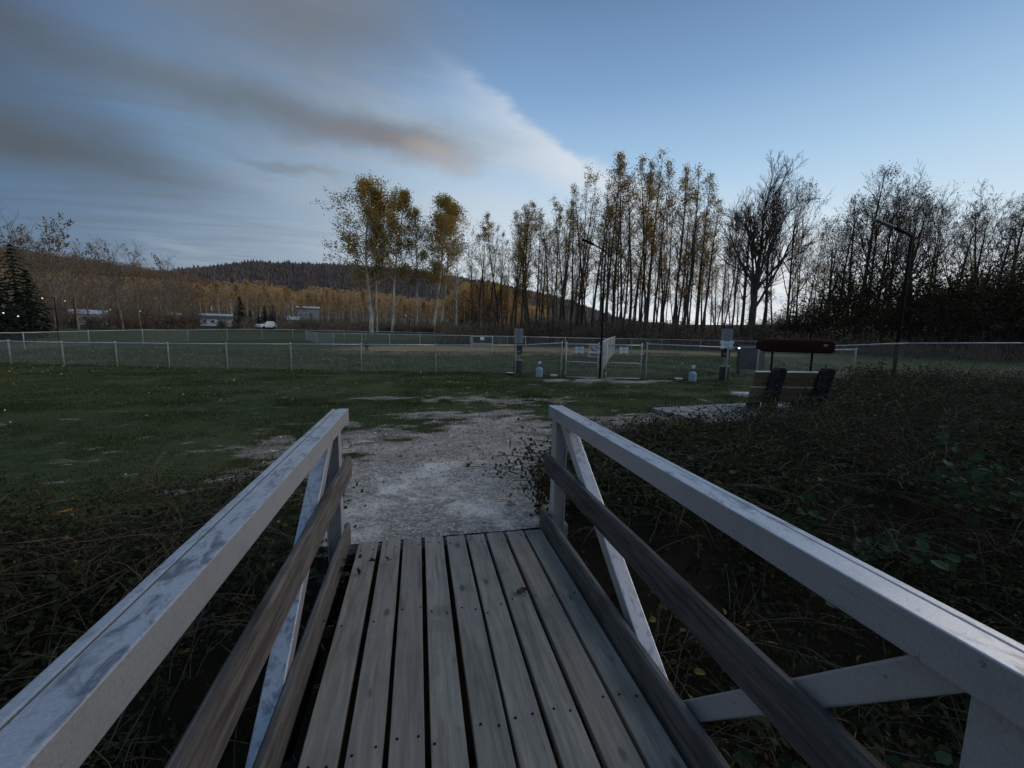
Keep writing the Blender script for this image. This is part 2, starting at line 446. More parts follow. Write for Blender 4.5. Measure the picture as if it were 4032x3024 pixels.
MT['ground'] = ground_mat()
MT['gravel'] = dirt_mat('gravel_dirt', (0.22, 0.188, 0.152), (0.41, 0.352, 0.288), (0.55, 0.48, 0.40))
MT['pad'] = dirt_mat('dirty_concrete', (0.19, 0.166, 0.138), (0.45, 0.412, 0.358), (0.76, 0.72, 0.64), 1.0)
MT['slab'] = simple('pale_slab_concrete', (0.36, 0.345, 0.325), (0.24, 0.23, 0.215), 6, 0.9, bump=0.2)
MT['hillground'] = simple('hill_floor', (0.09, 0.068, 0.05), (0.06, 0.048, 0.04), 0.02, 0.95)


def bottle_mat():
    m, gg, b = new_mat('clear_blue_plastic')
    b.inputs['Base Color'].default_value = (0.62, 0.72, 0.82, 1)
    b.inputs['Roughness'].default_value = 0.18
    b.inputs['Transmission Weight'].default_value = 0.45
    b.inputs['IOR'].default_value = 1.2
    return m


MT['bottle'] = bottle_mat()

# ----------------------------------------------------------------- mesh helpers


class MB:
    def __init__(s):
        s.V = []; s.F = []; s.n = 0; s.tint = []; s.mi = []

    def add(s, V, F, tint=None, mi=0):
        V = np.asarray(V, float).reshape(-1, 3)
        if isinstance(F, np.ndarray): groups = [F]
        else:
            d = {}
            for q in F: d.setdefault(len(q), []).append(q)
            groups = [np.array(v) for v in d.values()]
        for Fg in groups:
            s.F.append(Fg + s.n)
            m = len(Fg)
            s.tint.append(np.full(m, 0.5) if tint is None else (np.full(m, tint) if np.isscalar(tint) else np.asarray(tint)))
            s.mi.append(np.full(m, mi, int))
        s.V.append(V)
        s.n += len(V)
        return s

    def box(s, c, d, R=None, mi=0):
        h = np.array(d, float)/2
        P = np.array([(x, y, z) for x in (-1, 1) for y in (-1, 1) for z in (-1, 1)], float)*h
        if R is not None: P = P @ np.array(R).T
        s.add(P + np.array(c, float), np.array([(0, 1, 3, 2), (4, 6, 7, 5), (0, 4, 5, 1), (2, 3, 7, 6), (0, 2, 6, 4), (1, 5, 7, 3)]), mi=mi)
        return s

    def beam(s, p0, p1, w, h, up=(0, 0, 1), mi=0):
        """box of width w and height h from p0 to p1"""
        p0 = np.array(p0, float); p1 = np.array(p1, float)
        d = p1-p0; L = np.linalg.norm(d); d /= L
        a = np.cross(d, np.array(up, float)); a /= np.linalg.norm(a)
        b = np.cross(a, d)
        s.box((p0+p1)/2, (w, L, h), np.stack([a, d, b], 1), mi)
        return s

    def tube(s, P, R, n=8, caps=True, mi=0):
        P = np.array(P, float); R = np.broadcast_to(np.array(R, float), (len(P),))
        d = np.gradient(P, axis=0)
        d /= np.linalg.norm(d, axis=1)[:, None]
        ref = np.array([0, 0, 1.0]) if abs(d[:, 2]).mean() < 0.8 else np.array([1.0, 0, 0])
        a = np.cross(d, ref); a /= np.linalg.norm(a, axis=1)[:, None]
        b = np.cross(d, a)
        t = np.arange(n)*2*PI/n
        V = P[:, None] + R[:, None, None]*(np.cos(t)[None, :, None]*a[:, None] + np.sin(t)[None, :, None]*b[:, None])
        F = []
        for i in range(len(P)-1):
            for k in range(n):
                k2 = (k+1) % n
                F.append((i*n+k, i*n+k2, (i+1)*n+k2, (i+1)*n+k))
        if caps: F += [tuple(range(n))[::-1], tuple((len(P)-1)*n+k for k in range(n))]
        s.add(V.reshape(-1, 3), F, mi=mi)
        return s

    def lathe(s, prof, n=16, c=(0, 0, 0), mi=0):
        t = np.arange(n)*2*PI/n
        V = np.array([(r*math.cos(a)+c[0], r*math.sin(a)+c[1], z+c[2]) for r, z in prof for a in t])
        F = [(i*n+k, i*n+(k+1) % n, (i+1)*n+(k+1) % n, (i+1)*n+k) for i in range(len(prof)-1) for k in range(n)]
        F += [tuple(range(n))[::-1], tuple((len(prof)-1)*n+k for k in range(n))]
        s.add(V, F, mi=mi)
        return s

    def prism(s, pts, z0, z1, mi=0):
        n = len(pts)
        V = [(x, y, z0) for x, y in pts]+[(x, y, z1) for x, y in pts]
        F = [tuple(range(n))[::-1], tuple(range(n, 2*n))]+[(i, (i+1) % n, n+(i+1) % n, n+i) for i in range(n)]
        s.add(V, F, mi=mi)
        return s

    def transform(s, R=None, t=(0, 0, 0)):
        s.V = [(v if R is None else v @ np.array(R).T)+np.array(t) for v in s.V]
        return s

    def mesh(s, name, mats, smooth=False):
        me = bpy.data.meshes.new(name)
        V = np.concatenate(s.V)
        tot = np.concatenate([np.full(len(f), f.shape[1]) for f in s.F])
        loops = np.concatenate([f.reshape(-1) for f in s.F])
        me.vertices.add(len(V)); me.vertices.foreach_set('co', V.astype(np.float32).ravel())
        me.loops.add(len(loops)); me.loops.foreach_set('vertex_index', loops.astype(np.int32))
        me.polygons.add(len(tot))
        start = np.concatenate([[0], np.cumsum(tot)[:-1]])
        me.polygons.foreach_set('loop_start', start.astype(np.int32))
        me.polygons.foreach_set('loop_total', tot.astype(np.int32))
        me.polygons.foreach_set('material_index', np.concatenate(s.mi).astype(np.int32))
        me.polygons.foreach_set('use_smooth', np.full(len(tot), smooth))
        at = me.attributes.new('tint', 'FLOAT', 'FACE')
        at.data.foreach_set('value', np.concatenate(s.tint).astype(np.float32))
        me.update(calc_edges=True)
        for m in (mats if isinstance(mats, (list, tuple)) else [mats]): me.materials.append(m)
        return me


def obj(name, mb, mats, parent=None, smooth=False, bevel=0.0, kind=None):
    me = mb.mesh(name, mats, smooth) if isinstance(mb, MB) else mb
    o = bpy.data.objects.new(name, me)
    COL.objects.link(o)
    if parent is not None: o.parent = parent
    if bevel:
        b = o.modifiers.new('bevel', 'BEVEL')
        b.width = bevel; b.segments = 2; b.limit_method = 'ANGLE'
    if kind: o['kind'] = kind
    return o


def tag(o, label=None, cat=None, group=None, kind=None):
    if label: o['label'] = label
    if cat: o['category'] = cat
    if group: o['group'] = group
    if kind: o['kind'] = kind
    return o


def thing(name, label, cat, loc=(0, 0, 0), rz=0.0, group=None):
    o = bpy.data.objects.new(name, None)
    o.empty_display_size = 0.2
    COL.objects.link(o)
    o.location = loc
    o.rotation_euler = (0, 0, rz)
    return tag(o, label, cat, group)


def dup(root, loc, rz=0.0, scale=(1, 1, 1)):
    r = root.copy(); COL.objects.link(r)
    r.location = loc; r.rotation_euler = (0, 0, rz); r.scale = scale
    for ch in list(root.children):
        c = ch.copy(); COL.objects.link(c); c.parent = r
    return r


def tubes3(P0, P1, R0, R1, n=3):
    """many small open prisms at once"""
    P0 = np.asarray(P0, float); P1 = np.asarray(P1, float)
    R0 = np.asarray(R0, float); R1 = np.asarray(R1, float)
    d = P1-P0
    L = np.linalg.norm(d, axis=1)[:, None]; L[L == 0] = 1
    d = d/L
    ref = np.where(np.abs(d[:, 2:3]) > 0.9, np.array([[1.0, 0, 0]]), np.array([[0, 0, 1.0]]))
    a = np.cross(d, ref); a /= np.linalg.norm(a, axis=1)[:, None]
    b = np.cross(d, a)
    t = np.arange(n)*2*PI/n
    ring = np.cos(t)[None, :, None]*a[:, None]+np.sin(t)[None, :, None]*b[:, None]
    V = np.concatenate([P0[:, None]+ring*R0[:, None, None], P1[:, None]+ring*R1[:, None, None]], 1)
    N = len(P0)
    base = (np.arange(N)*2*n)[:, None]
    F = np.concatenate([np.stack([base[:, 0]+k, base[:, 0]+(k+1) % n, base[:, 0]+n+(k+1) % n, base[:, 0]+n+k], 1) for k in range(n)])
    return V.reshape(-1, 3), F


def leafquads(C, size, rng, aspect=0.6, up=0.3, fold=0.0, dirs=None):
    """pointed rhombus leaves at the points C; folded leaves get a midrib"""
    N = len(C)
    size = np.broadcast_to(np.asarray(size, float), (N,))[:, None]
    d = rng.normal(size=(N, 3)) if dirs is None else dirs + rng.normal(size=(N, 3))*0.35
    d /= np.linalg.norm(d, axis=1)[:, None]
    nrm = rng.normal(size=(N, 3)); nrm[:, 2] += up*3
    a = np.cross(d, nrm); a /= np.linalg.norm(a, axis=1)[:, None]
    nn = np.cross(a, d)
    if not fold:
        V = np.stack([C-d*size*0.5, C+a*size*aspect*0.5-d*size*0.05, C+d*size*0.5, C-a*size*aspect*0.5-d*size*0.05], 1)
        F = np.arange(N*4).reshape(N, 4)
        return V.reshape(-1, 3), F
    w = a*size*aspect*0.5
    V = np.stack([C-d*size*.5, C+w*.85-d*size*.22+nn*size*fold, C+w*.8+d*size*.15+nn*size*fold, C+d*size*.5-nn*size*fold*.6,
                  C-w*.8+d*size*.15+nn*size*fold, C-w*.85-d*size*.22+nn*size*fold], 1)
    b = (np.arange(N)*6)[:, None]
    F = np.concatenate([b+np.array([[0, 1, 2, 3]]), b+np.array([[0, 3, 4, 5]])])
    return V.reshape(-1, 3), F


def vnoise(x, y, scale, seed, octv=4):
    out = np.zeros(np.shape(x)); amp = 1.0; tot = 0
    for o in range(octv):
        rg = np.random.default_rng(seed+o*17)
        T = rg.random((256, 256))
        u = np.asarray(x)*scale*2**o+1000.37; v = np.asarray(y)*scale*2**o+1000.71
        i = np.floor(u).astype(int); j = np.floor(v).astype(int)
        fu = u-i; fv = v-j
        fu = fu*fu*(3-2*fu); fv = fv*fv*(3-2*fv)
        i0, i1, j0, j1 = i % 256, (i+1) % 256, j % 256, (j+1) % 256
        out += amp*((T[i0, j0]*(1-fu)+T[i1, j0]*fu)*(1-fv)+(T[i0, j1]*(1-fu)+T[i1, j1]*fu)*fv)
        tot += amp; amp *= 0.5
    return out/tot


def sstep(a, b, x):
    t = np.clip((np.asarray(x, float)-a)/(b-a), 0, 1)
    return t*t*(3-2*t)


# ----------------------------------------------------------------- terrain


def gz(x, y):
    x = np.asarray(x, float); y = np.asarray(y, float)
    r = np.hypot(x, y)
    z = -0.045 + 0.045*sstep(6, 30, r)
    lip = 3.55 + 0.35*sstep(1.0, 3.5, np.abs(x-0.25)) + 0.5*(vnoise(x, y*0, 0.35, 5, 2)-0.5)
    d = sstep(0.0, 2.3, lip-y)*sstep(-6.5, -3.5, y)
    z = z - 1.55*d
    z = z + 1.4*sstep(50, 100, r) + np.clip(r-110, 0, 190)*0.042
    z = z + 0.22*sstep(10, 15, x)*sstep(16, 9, y)*sstep(0, 4, y)
    z = z + 0.05*(vnoise(x, y, 0.7, 9, 3)-0.5)*sstep(4.2, 7, r)
    return z


def pt(azd, r, z=None):
    x = r*math.sin(rad(azd)); y = r*math.cos(rad(azd))
    return (x, y, float(gz(x, y)) if z is None else z)


def grid(xs, ys):
    X, Y = np.meshgrid(xs, ys, indexing='ij')
    nx, ny = X.shape
    idx = np.arange(nx*ny).reshape(nx, ny)
    F = np.stack([idx[:-1, :-1], idx[1:, :-1], idx[1:, 1:], idx[:-1, 1:]], -1).reshape(-1, 4)
    return X.ravel(), Y.ravel(), F


def axis_steps(lo, hi, fine_lo, fine_hi, step):
    a = [fine_lo]
    s = step
    while a[-1] > lo:
        s *= 1.22; a.append(a[-1]-s)
    a = a[::-1]+list(np.arange(fine_lo+step, fine_hi, step))
    s = step
    while a[-1] < hi:
        s *= 1.22; a.append(a[-1]+s)
    return np.array(a)


# lower-right bramble patch outline (world metres)
BR = np.array([(1.25, -4), (1.25, 3.1), (1.3, 4.3), (2.0, 5.0), (3.2, 6.0), (4.6, 6.55), (7.2, 6.75), (9.4, 7.3), (10.4, 8.8), (13.0, 10.4), (17.5, 9.0), (24, 5.5), (24, -4)])


def inside(x, y, poly):
    x = np.asarray(x); y = np.asarray(y)
    c = np.zeros(x.shape, bool)
    j = len(poly)-1
    for i in range(len(poly)):
        xi, yi = poly[i]; xj, yj = poly[j]
        c ^= ((yi > y) != (yj > y)) & (x < (xj-xi)*(y-yi)/((yj-yi) if yj != yi else 1e-9)+xi)
        j = i
    return c


# trodden places where the gravel and dirt show
SPOTS = [(0.5, 5.9, 1.9, 1.5, 1.25), (0.9, 7.2, 1.5, 1.3, 1.1), (1.5, 8.1, 1.0, 0.6, 0.75), (-1.2, 6.1, 1.4, 0.9, 0.62), (-3.2, 6.2, 1.2, 0.4, 0.2),
         (-1.0, 7.2, 1.2, 0.7, 0.46), (1.1, 10.2, 1.1, 0.5, 0.6), (2.6, 9.6, 1.2, 0.5, 0.5), (4.8, 13.8, 0.9, 0.45, 0.8), (5.9, 13.6, 1.0, 0.5, 0.85), (7.4, 13.1, 1.1, 0.5, 0.75),
         (8.6, 13.3, 0.8, 0.4, 0.5), (4.2, 7.3, 1.3, 0.45, 0.75), (2.9, 6.6, 0.9, 0.5, 0.6), (-0.8, 10.4, 0.8, 0.3, 0.45), (3.0, 12.5, 0.8, 0.3, 0.4), (-1.6, 4.9, 1.3, 0.6, 0.34)]


def bare(x, y):
    m = np.zeros(np.shape(x))
    for cx, cy, a, b, w in SPOTS:
        m = np.maximum(m, w*np.clip(1.35-np.hypot((x-cx)/a, (y-cy)/b)*0.9, 0, 1))
    for cx, cy, a, w in ((0.15, 7.0, 0.5, 0.9), (-0.35, 6.35, 0.42, 0.8), (0.7, 7.6, 0.45, 0.9), (-0.85, 5.6, 0.35, 0.7), (-0.3, 7.6, 0.5, 0.7), (1.5, 7.9, 0.2, 0.6)):
        m = m - w*np.exp(-(((x-cx)/a)**2+((y-cy)/(a*0.6))**2))
    n = vnoise(x, y*2.2, 2.6, 31, 5)
    return m + (n-0.5)*1.5


xs = axis_steps(-3000, 3000, -7.5, 10.5, 0.075)
ys = axis_steps(-3000, 3000, 2.5, 15, 0.075)
X, Y, F = grid(xs, ys)
mb = MB().add(np.stack([X, Y, gz(X, Y)], 1), F)
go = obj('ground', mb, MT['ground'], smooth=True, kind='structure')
R_ = np.hypot(X, Y)
dry = sstep(24, 33, Y)*sstep(58, 40, R_)*sstep(-14, 0, X) * 0.85
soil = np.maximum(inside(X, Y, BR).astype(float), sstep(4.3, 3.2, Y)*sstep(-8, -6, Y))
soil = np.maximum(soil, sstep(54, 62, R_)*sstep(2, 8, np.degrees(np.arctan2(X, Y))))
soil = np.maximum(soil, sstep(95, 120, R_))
bareness = sstep(0.12, 0.62, bare(X, Y))*(Y < 15.5)*(Y > 4.1)*(X > -7)*(X < 10.3)*(1-inside(X, Y, BR))
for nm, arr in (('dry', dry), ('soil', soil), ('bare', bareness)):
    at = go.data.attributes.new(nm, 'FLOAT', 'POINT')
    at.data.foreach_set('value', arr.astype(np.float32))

st = 0.045
xs = np.arange(-6.2, 10.2, st); ys = np.arange(4.0, 14.9, st)
X, Y, F = grid(xs, ys)
mask = bare(X, Y)
cell = mask[F].mean(1) > 0.66
bad = inside(X, Y, BR)[F].any(1)
F = F[cell & ~bad]
used, inv = np.unique(F, return_inverse=True)
Z = gz(X[used], Y[used])+0.004+0.012*vnoise(X[used], Y[used], 9, 3, 3)*sstep(0.66, 0.9, mask[used])
mb = MB().add(np.stack([X[used], Y[used], Z], 1), inv.reshape(-1, 4))
obj('gravel_path', mb, MT['gravel'], smooth=True, kind='structure')

# landing pad of the bridge, dirt trodden over its edges
mb = MB()
xs = np.linspace(-0.85, 1.24, 60); ys = np.linspace(3.20, 5.12, 56)
X, Y, F = grid(xs, ys)
Z = -0.022+0.02*(vnoise(X, Y, 2.0, 44, 4)-0.5)
rim = np.minimum(np.minimum(X+0.85, 1.24-X), np.minimum(Y-3.2, 5.12-Y))
Z -= 0.012*(rim < 0.02)
mb.add(np.stack([X, Y, Z], 1), F)
mb.box((0.195, 4.16, -0.55), (2.088, 1.918, 1.0))
obj('concrete_pad', mb, MT['pad'], smooth=False, kind='structure')

# slab under the bench
mb = MB().box((0, 0, -0.06), (3.9, 1.55, 0.2))
o = obj('bench_slab', mb, MT['slab'], kind='structure', bevel=0.01)
o.location = (6.95, 7.45, 0.0); o.rotation_euler = (0, 0, rad(7))

# ----------------------------------------------------------------- hills
HA = np.array([(-95, 0.09), (-60, 0.105), (-42.1, 0.108), (-37.6, 0.109), (-33.5, 0.1075), (-30.4, 0.105), (-28.7, 0.1), (-26.9, 0.0955), (-24.3, 0.090), (-21, 0.079), (-16, 0.06), (-10, 0.04), (-4, 0.03), (12, 0.02)])
HB = np.array([(-75, 0.02), (-50, 0.045), (-32, 0.0786), (-26.9, 0.0985), (-24.2, 0.1116), (-21.7, 0.1204), (-19.1, 0.1305), (-15.3, 0.135), (-11.3, 0.139), (-7, 0.14), (-3.1, 0.139), (1, 0.1365), (5.9, 0.125), (12.1, 0.109), (18.4, 0.087), (27.6, 0.035), (40, 0.012), (70, 0.01)])


def hill(name, P, rad_in, rad_top, rad_out, tree_h, mat):
    az_ = np.linspace(P[0, 0], P[-1, 0], 150)
    rr_ = np.concatenate([np.linspace(rad_in, rad_top, 26), np.linspace(rad_top, rad_out, 8)[1:]])
    A, R2, F = grid(az_, rr_)
    top = np.interp(A, P[:, 0], P[:, 1])*rad_top+EYE-tree_h
    t = np.clip((R2-rad_in)/(rad_top-rad_in), 0, 1)
    zz = np.where(R2 <= rad_top, top*(0.15*t+0.85*t*t*(3-2*t)), top*(1-0.7*(R2-rad_top)/(rad_out-rad_top)))
    zz = zz + (vnoise(A*4, R2*0.02, 0.25, 21, 3)-0.5)*top*0.12*t*(1-t)*4
    x = R2*np.sin(np.radians(A)); y = R2*np.cos(np.radians(A))
    zz = zz-2.0*(R2 <= rad_in+1)
    o = obj(name, MB().add(np.stack([x, y, zz], 1), F), mat, smooth=True, kind='structure')
    return lambda a, r: np.interp(a, P[:, 0], P[:, 1])*rad_top*0+_hz(a, r, P, rad_in, rad_top, tree_h)


def _hz(a, r, P, rad_in, rad_top, tree_h):
    top = np.interp(a, P[:, 0], P[:, 1])*rad_top+EYE-tree_h
    t = np.clip((r-rad_in)/(rad_top-rad_in), 0, 1)
    z = top*(0.15*t+0.85*t*t*(3-2*t))
    return z+(vnoise(a*4, r*0.02, 0.25, 21, 3)-0.5)*top*0.12*t*(1-t)*4


hzA = hill('near_hill', HA, 230, 460, 700, 7, MT['hillground'])
hzB = hill('far_hill', HB, 620, 1250, 2000, 9, MT['hillground'])

rng = np.random.default_rng(7)


def cones(x, y, z, h, w, rng):
    N = len(x)
    t = np.arange(5)*2*PI/5
    Vs = []; Fs = []; k = 0
    for (zb, zt, wf) in ((0.08, 0.62, 1.0), (0.42, 1.0, 0.66)):
        ring = np.stack([np.cos(t), np.sin(t)], 1)
        a = rng.random(N)*6.28
        rx = np.cos(t[None]+a[:, None])*(w*wf)[:, None]; ry = np.sin(t[None]+a[:, None])*(w*wf)[:, None]
        V = np.zeros((N, 6, 3))
        V[:, :5, 0] = x[:, None]+rx; V[:, :5, 1] = y[:, None]+ry; V[:, :5, 2] = (z+h*zb)[:, None]
        V[:, 5, 0] = x; V[:, 5, 1] = y; V[:, 5, 2] = z+h*zt
        b = k+(np.arange(N)*6)[:, None]
        Fs.append(np.concatenate([b+np.array([[i, (i+1) % 5, 5]]) for i in range(5)]))
        Vs.append(V.reshape(-1, 3)); k += N*6
    return np.concatenate(Vs), np.concatenate(Fs)


# forest on the far hill
N = 24000
a = rng.uniform(-32, 34, N); rB = 700+600*np.sqrt(rng.random(N))
zB = hzB(a, rB)
h = rng.uniform(6, 13, N)*(0.8+0.4*(rng.random(N) > 0.85)); w = h*rng.uniform(0.16, 0.34, N)
V, F = cones(rB*np.sin(np.radians(a)), rB*np.cos(np.radians(a)), zB-1, h, w, rng)
ti = np.clip(0.25+0.45*vnoise(a, rB*0.01, 0.35, 3, 3)+0.3*rng.random(N)+0.25*sstep(-6, 12, a)*rng.random(N)+0.12*(rng.random(N) > 0.8), 0, 1)-0.15
mb = MB().add(V, F, np.concatenate([np.tile(ti, 5), np.tile(ti, 5)]))
obj('hill_forest', mb, MT['hilltree'], kind='stuff')

# ----------------------------------------------------------------- trees: generators


class Tree:
    def __init__(s, seed):
        s.rng = np.random.default_rng(seed); s.seg = []; s.tip = []

    def branch(s, p, d, L, r, lvl, maxl, up, kids, spread, wob=0.12, taper=0.35):
        n = (6, 4, 3, 2, 2)[min(lvl, 4)]
        q = np.array(p, float); d = np.array(d, float); d /= np.linalg.norm(d)
        pts = [q]; rs = [r]
        for i in range(n):
            d = d+s.rng.normal(size=3)*wob+np.array([0, 0, up])
            d /= np.linalg.norm(d)
            q2 = q+d*L/n
            r2 = r*(1-(1-taper)*(i+1)/n)
            s.seg.append((q, q2, rs[-1], r2))
            q = q2; pts.append(q); rs.append(r2)
        if lvl >= maxl-1:
            s.tip += [tuple(x) for x in pts[1:]]
        if lvl < maxl:
            k = kids[min(lvl, len(kids)-1)]
            for j in range(k):
                t = 0.22+0.78*(j+s.rng.random())/k
                i = min(int(t*n), n-1); ff = t*n-i
                b = pts[i]*(1-ff)+pts[i+1]*ff
                dd = pts[i+1]-pts[i]; dd /= np.linalg.norm(dd)
                ax = np.cross(dd, s.rng.normal(size=3)); ax /= np.linalg.norm(ax)
                an = rad(s.rng.uniform(*spread))
                nd = dd*math.cos(an)+ax*math.sin(an)
                s.branch(b, nd, L*s.rng.uniform(0.34, 0.58)*(1.15-0.5*t), max(rs[i]*0.6, 0.011), lvl+1, maxl, up, kids, spread, wob, taper)

    def wood_mb(s, mb=None, nbig=6, thick=1.0):
        mb = mb or MB()
        big = [q for q in s.seg if q[2] > 0.05]; small = [q for q in s.seg if q[2] <= 0.05]
        for lst, n in ((big, nbig), (small, 3)):
            if lst:
                P0, P1, R0, R1 = (np.array([q[i] for q in lst]) for i in range(4))
                V, F = tubes3(P0, P1, R0*thick, R1*thick, n)
                mb.add(V, F)
        return mb

    def leaf_mb(s, frac, per, size, jit, aspect=0.75, zlo=0.0, up=0.2):
        T = np.array(s.tip)
        T = T[T[:, 2] > zlo]
        # leaves hang on in patches: a coarse noise decides which twigs still carry them
        nn = vnoise(T[:, 0]+T[:, 2]*0.7, T[:, 1]+T[:, 2]*0.4, 0.75, int(s.rng.integers(1000)), 2)+0.25*s.rng.random(len(T))
        T = T[nn < np.quantile(nn, frac)]
        C = np.repeat(T, per, 0)+s.rng.normal(size=(len(T)*per, 3))*jit
        V, F = leafquads(C, s.rng.uniform(size*0.6, size*1.3, len(C)), s.rng, aspect, up)
        ti = np.clip(0.5+0.25*(vnoise(C[:, 0], C[:, 1]+C[:, 2], 0.4, 5, 2)-0.5)*2+s.rng.normal(size=len(C))*0.2, 0, 1)
        return MB().add(V, F, ti)


def poplar(seed, H, r0, start, spread, nl, frac, per, lsize, maxl=2, ang=(38, 62), kids=(6, 3), lean=0.02, jit=0.22, top_fill=1.0):
    t = Tree(seed); g_ = t.rng
    n = 12
    P = [np.array([0, 0, 0.0])]; d = np.array([g_.normal()*lean, g_.normal()*lean, 1.0])
    for i in range(n):
        d = d+np.array([g_.normal(), g_.normal(), 0])*0.025
        P.append(P[-1]+d/np.linalg.norm(d)*H/n)
    R = [r0*(1-0.93*i/n) for i in range(n+1)]
    for i in range(n): t.seg.append((P[i], P[i+1], R[i], R[i+1]))
    for j in range(nl):
        u = start+(1-start)*((j+g_.random())/nl)**0.9
        u = min(u, 0.99)
        i = int(u*n); ff = u*n-i
        b = P[i]*(1-ff)+P[i+1]*ff
        tt = (u-start)/(1-start)
        L = spread*(0.5+1.3*tt-1.72*tt*tt)*g_.uniform(0.5, 1.25)
        a = g_.random()*2*PI; e = rad(g_.uniform(*ang))
        t.branch(b, (math.cos(a)*math.cos(e), math.sin(a)*math.cos(e), math.sin(e)), max(L, 0.45), max(R[i]*0.36, 0.014), 1, maxl+1, 0.07, (0,)+kids, (28, 60), 0.13, 0.3)
    return t, t.leaf_mb(frac, per, lsize, jit) if frac > 0 else None


def vase(seed, H, r0, fork, nlimb, maxl, kids, frac, per, lsize, up=0.05, spread=(22, 52), limb_el=(48, 80)):
    t = Tree(seed); g_ = t.rng
    P = [np.array([0, 0, 0.0])]
    n = 8
    for i in range(n): P.append(P[-1]+np.array([g_.normal()*0.03, g_.normal()*0.03, 1.0])*H*0.82/n)
    R = [r0*(1-0.85*i/n) for i in range(n+1)]
    for i in range(n): t.seg.append((P[i], P[i+1], R[i], R[i+1]))
    for j in range(nlimb):
        u = fork+(0.98-fork)*(j+g_.random()*0.8)/nlimb
        i = min(int(u*n), n-1)
        b = P[i]+(P[i+1]-P[i])*(u*n-i)
        a = j*2.4+g_.random()*0.8; e = rad(g_.uniform(*limb_el))
        L = H*(0.62-0.36*u)*g_.uniform(0.8, 1.1)
        t.branch(b, (math.cos(a)*math.cos(e), math.sin(a)*math.cos(e), math.sin(e)), L, max(R[i]*0.42, 0.03), 0, maxl, up, kids, spread, 0.1, 0.3)
    return t, (t.leaf_mb(frac, per, lsize, 0.2) if frac > 0 else None)


def tree_proto(name, t, lf, bark, leafm):
    r = bpy.data.objects.new(name, None)
    w = obj('trunk', t.wood_mb(thick=1.25), MT[bark], r, smooth=True)
    if lf is not None: obj('crown', lf, MT[leafm], r)
    return r


def conifer(seed, H, w, nl=26, per=11):
    g_ = np.random.default_rng(seed)
    mbw = MB().tube([(0, 0, 0), (0, 0, H*0.5), (0, 0, H)], [H*0.016, H*0.01, 0.01], 6)
    C = []; D = []; S_ = []
    for i in range(nl):
        u = 0.06+0.92*i/(nl-1)
        L = w*(1-u)**0.85+0.12
        for j in range(per):
            a = g_.random()*2*PI; l2 = L*g_.uniform(0.7, 1.1)
            m = max(3, int(l2/0.28))
            for k in range(m):
                f_ = (k+0.6)/m
                C.append((math.cos(a)*l2*f_, math.sin(a)*l2*f_, u*H-l2*0.32*f_**1.3+g_.normal()*0.06))
                D.append((math.cos(a)+g_.normal()*0.4, math.sin(a)+g_.normal()*0.4, -0.3)); S_.append(0.34+0.1*l2)
    C = np.array(C); D = np.array(D)
    V, F = leafquads(C, np.array(S_)*1.15, g_, 0.42, 0.6, dirs=D)
    return mbw, MB().add(V, F, g_.random(len(C)))


PROT = {}
# golden poplars with broken crowns
PROT['gold'] = [tree_proto('poplar_tree', *poplar(100+i, 22, 0.17, st_, sp_, nl_, fr_, pr_, 0.17, kids=(6, 3), jit=0.25), 'bark_dark', 'leaf_gold')
                for i, (st_, sp_, nl_, fr_, pr_) in enumerate([(0.30, 4.4, 40, 0.42, 2), (0.24, 3.8, 38, 0.28, 2), (0.34, 4.6, 36, 0.62, 2), (0.22, 3.6, 42, 0.2, 1), (0.36, 3.6, 34, 0.36, 2)])]
PROT['thin'] = [tree_proto('poplar_tree', *poplar(140+i, 20, 0.12, st_, sp_, nl_, fr_, 2, 0.17, kids=(6, 3), jit=0.3), 'bark_dark', 'leaf_gold')
                for i, (st_, sp_, nl_, fr_) in enumerate([(0.25, 3.0, 34, 0.16), (0.2, 2.7, 36, 0.08), (0.35, 3.2, 30, 0.22)])]
PROT['big'] = [tree_proto('poplar_tree', *poplar(160+i, 27, 0.26, st_, sp_, nl_, fr_, pr_, 0.26, maxl=2, ang=(22, 62), kids=(9, 4), jit=0.4), 'bark_pale', 'leaf_poplar')
               for i, (st_, sp_, nl_, fr_, pr_) in enumerate([(0.30, 9.5, 44, 0.80, 4), (0.34, 7.4, 40, 0.78, 4), (0.36, 6.0, 34, 0.62, 3), (0.32, 7.4, 40, 0.85, 4), (0.3, 4.4, 30, 0.1, 2)])]
PROT['bare'] = [tree_proto('bare_tree', *vase(180+i, 18, 0.24, fk, nlm, 3, kd, fr_, 1, 0.16), 'bark_dark', 'leaf_brown')
                for i, (fk, nlm, kd, fr_) in enumerate([(0.26, 14, (8, 6, 4), 0.1), (0.3, 12, (8, 6, 4), 0.25), (0.24, 13, (8, 6, 4), 0.04), (0.34, 12, (8, 6, 4), 0.3)])]
PROT['pole'] = [tree_proto('bare_tree', *poplar(300+i, 18, 0.22, st_, sp_, nl_, fr_, 1, 0.15, kids=(7, 4), jit=0.2, ang=(35, 66)), 'bark_dark', 'leaf_brown')
                for i, (st_, sp_, nl_, fr_) in enumerate([(0.3, 4.2, 34, 0.15), (0.4, 4.8, 30, 0.05), (0.26, 3.8, 38, 0.3)])]
PROT['oak'] = [tree_proto('bare_tree', *vase(199, 18, 0.40, 0.24, 18, 3, (9, 7, 5), 0.0, 1, 0.1, up=0.06, spread=(18, 44), limb_el=(42, 74)), 'bark_dark', 'leaf_brown')]

# willow-like shrubs


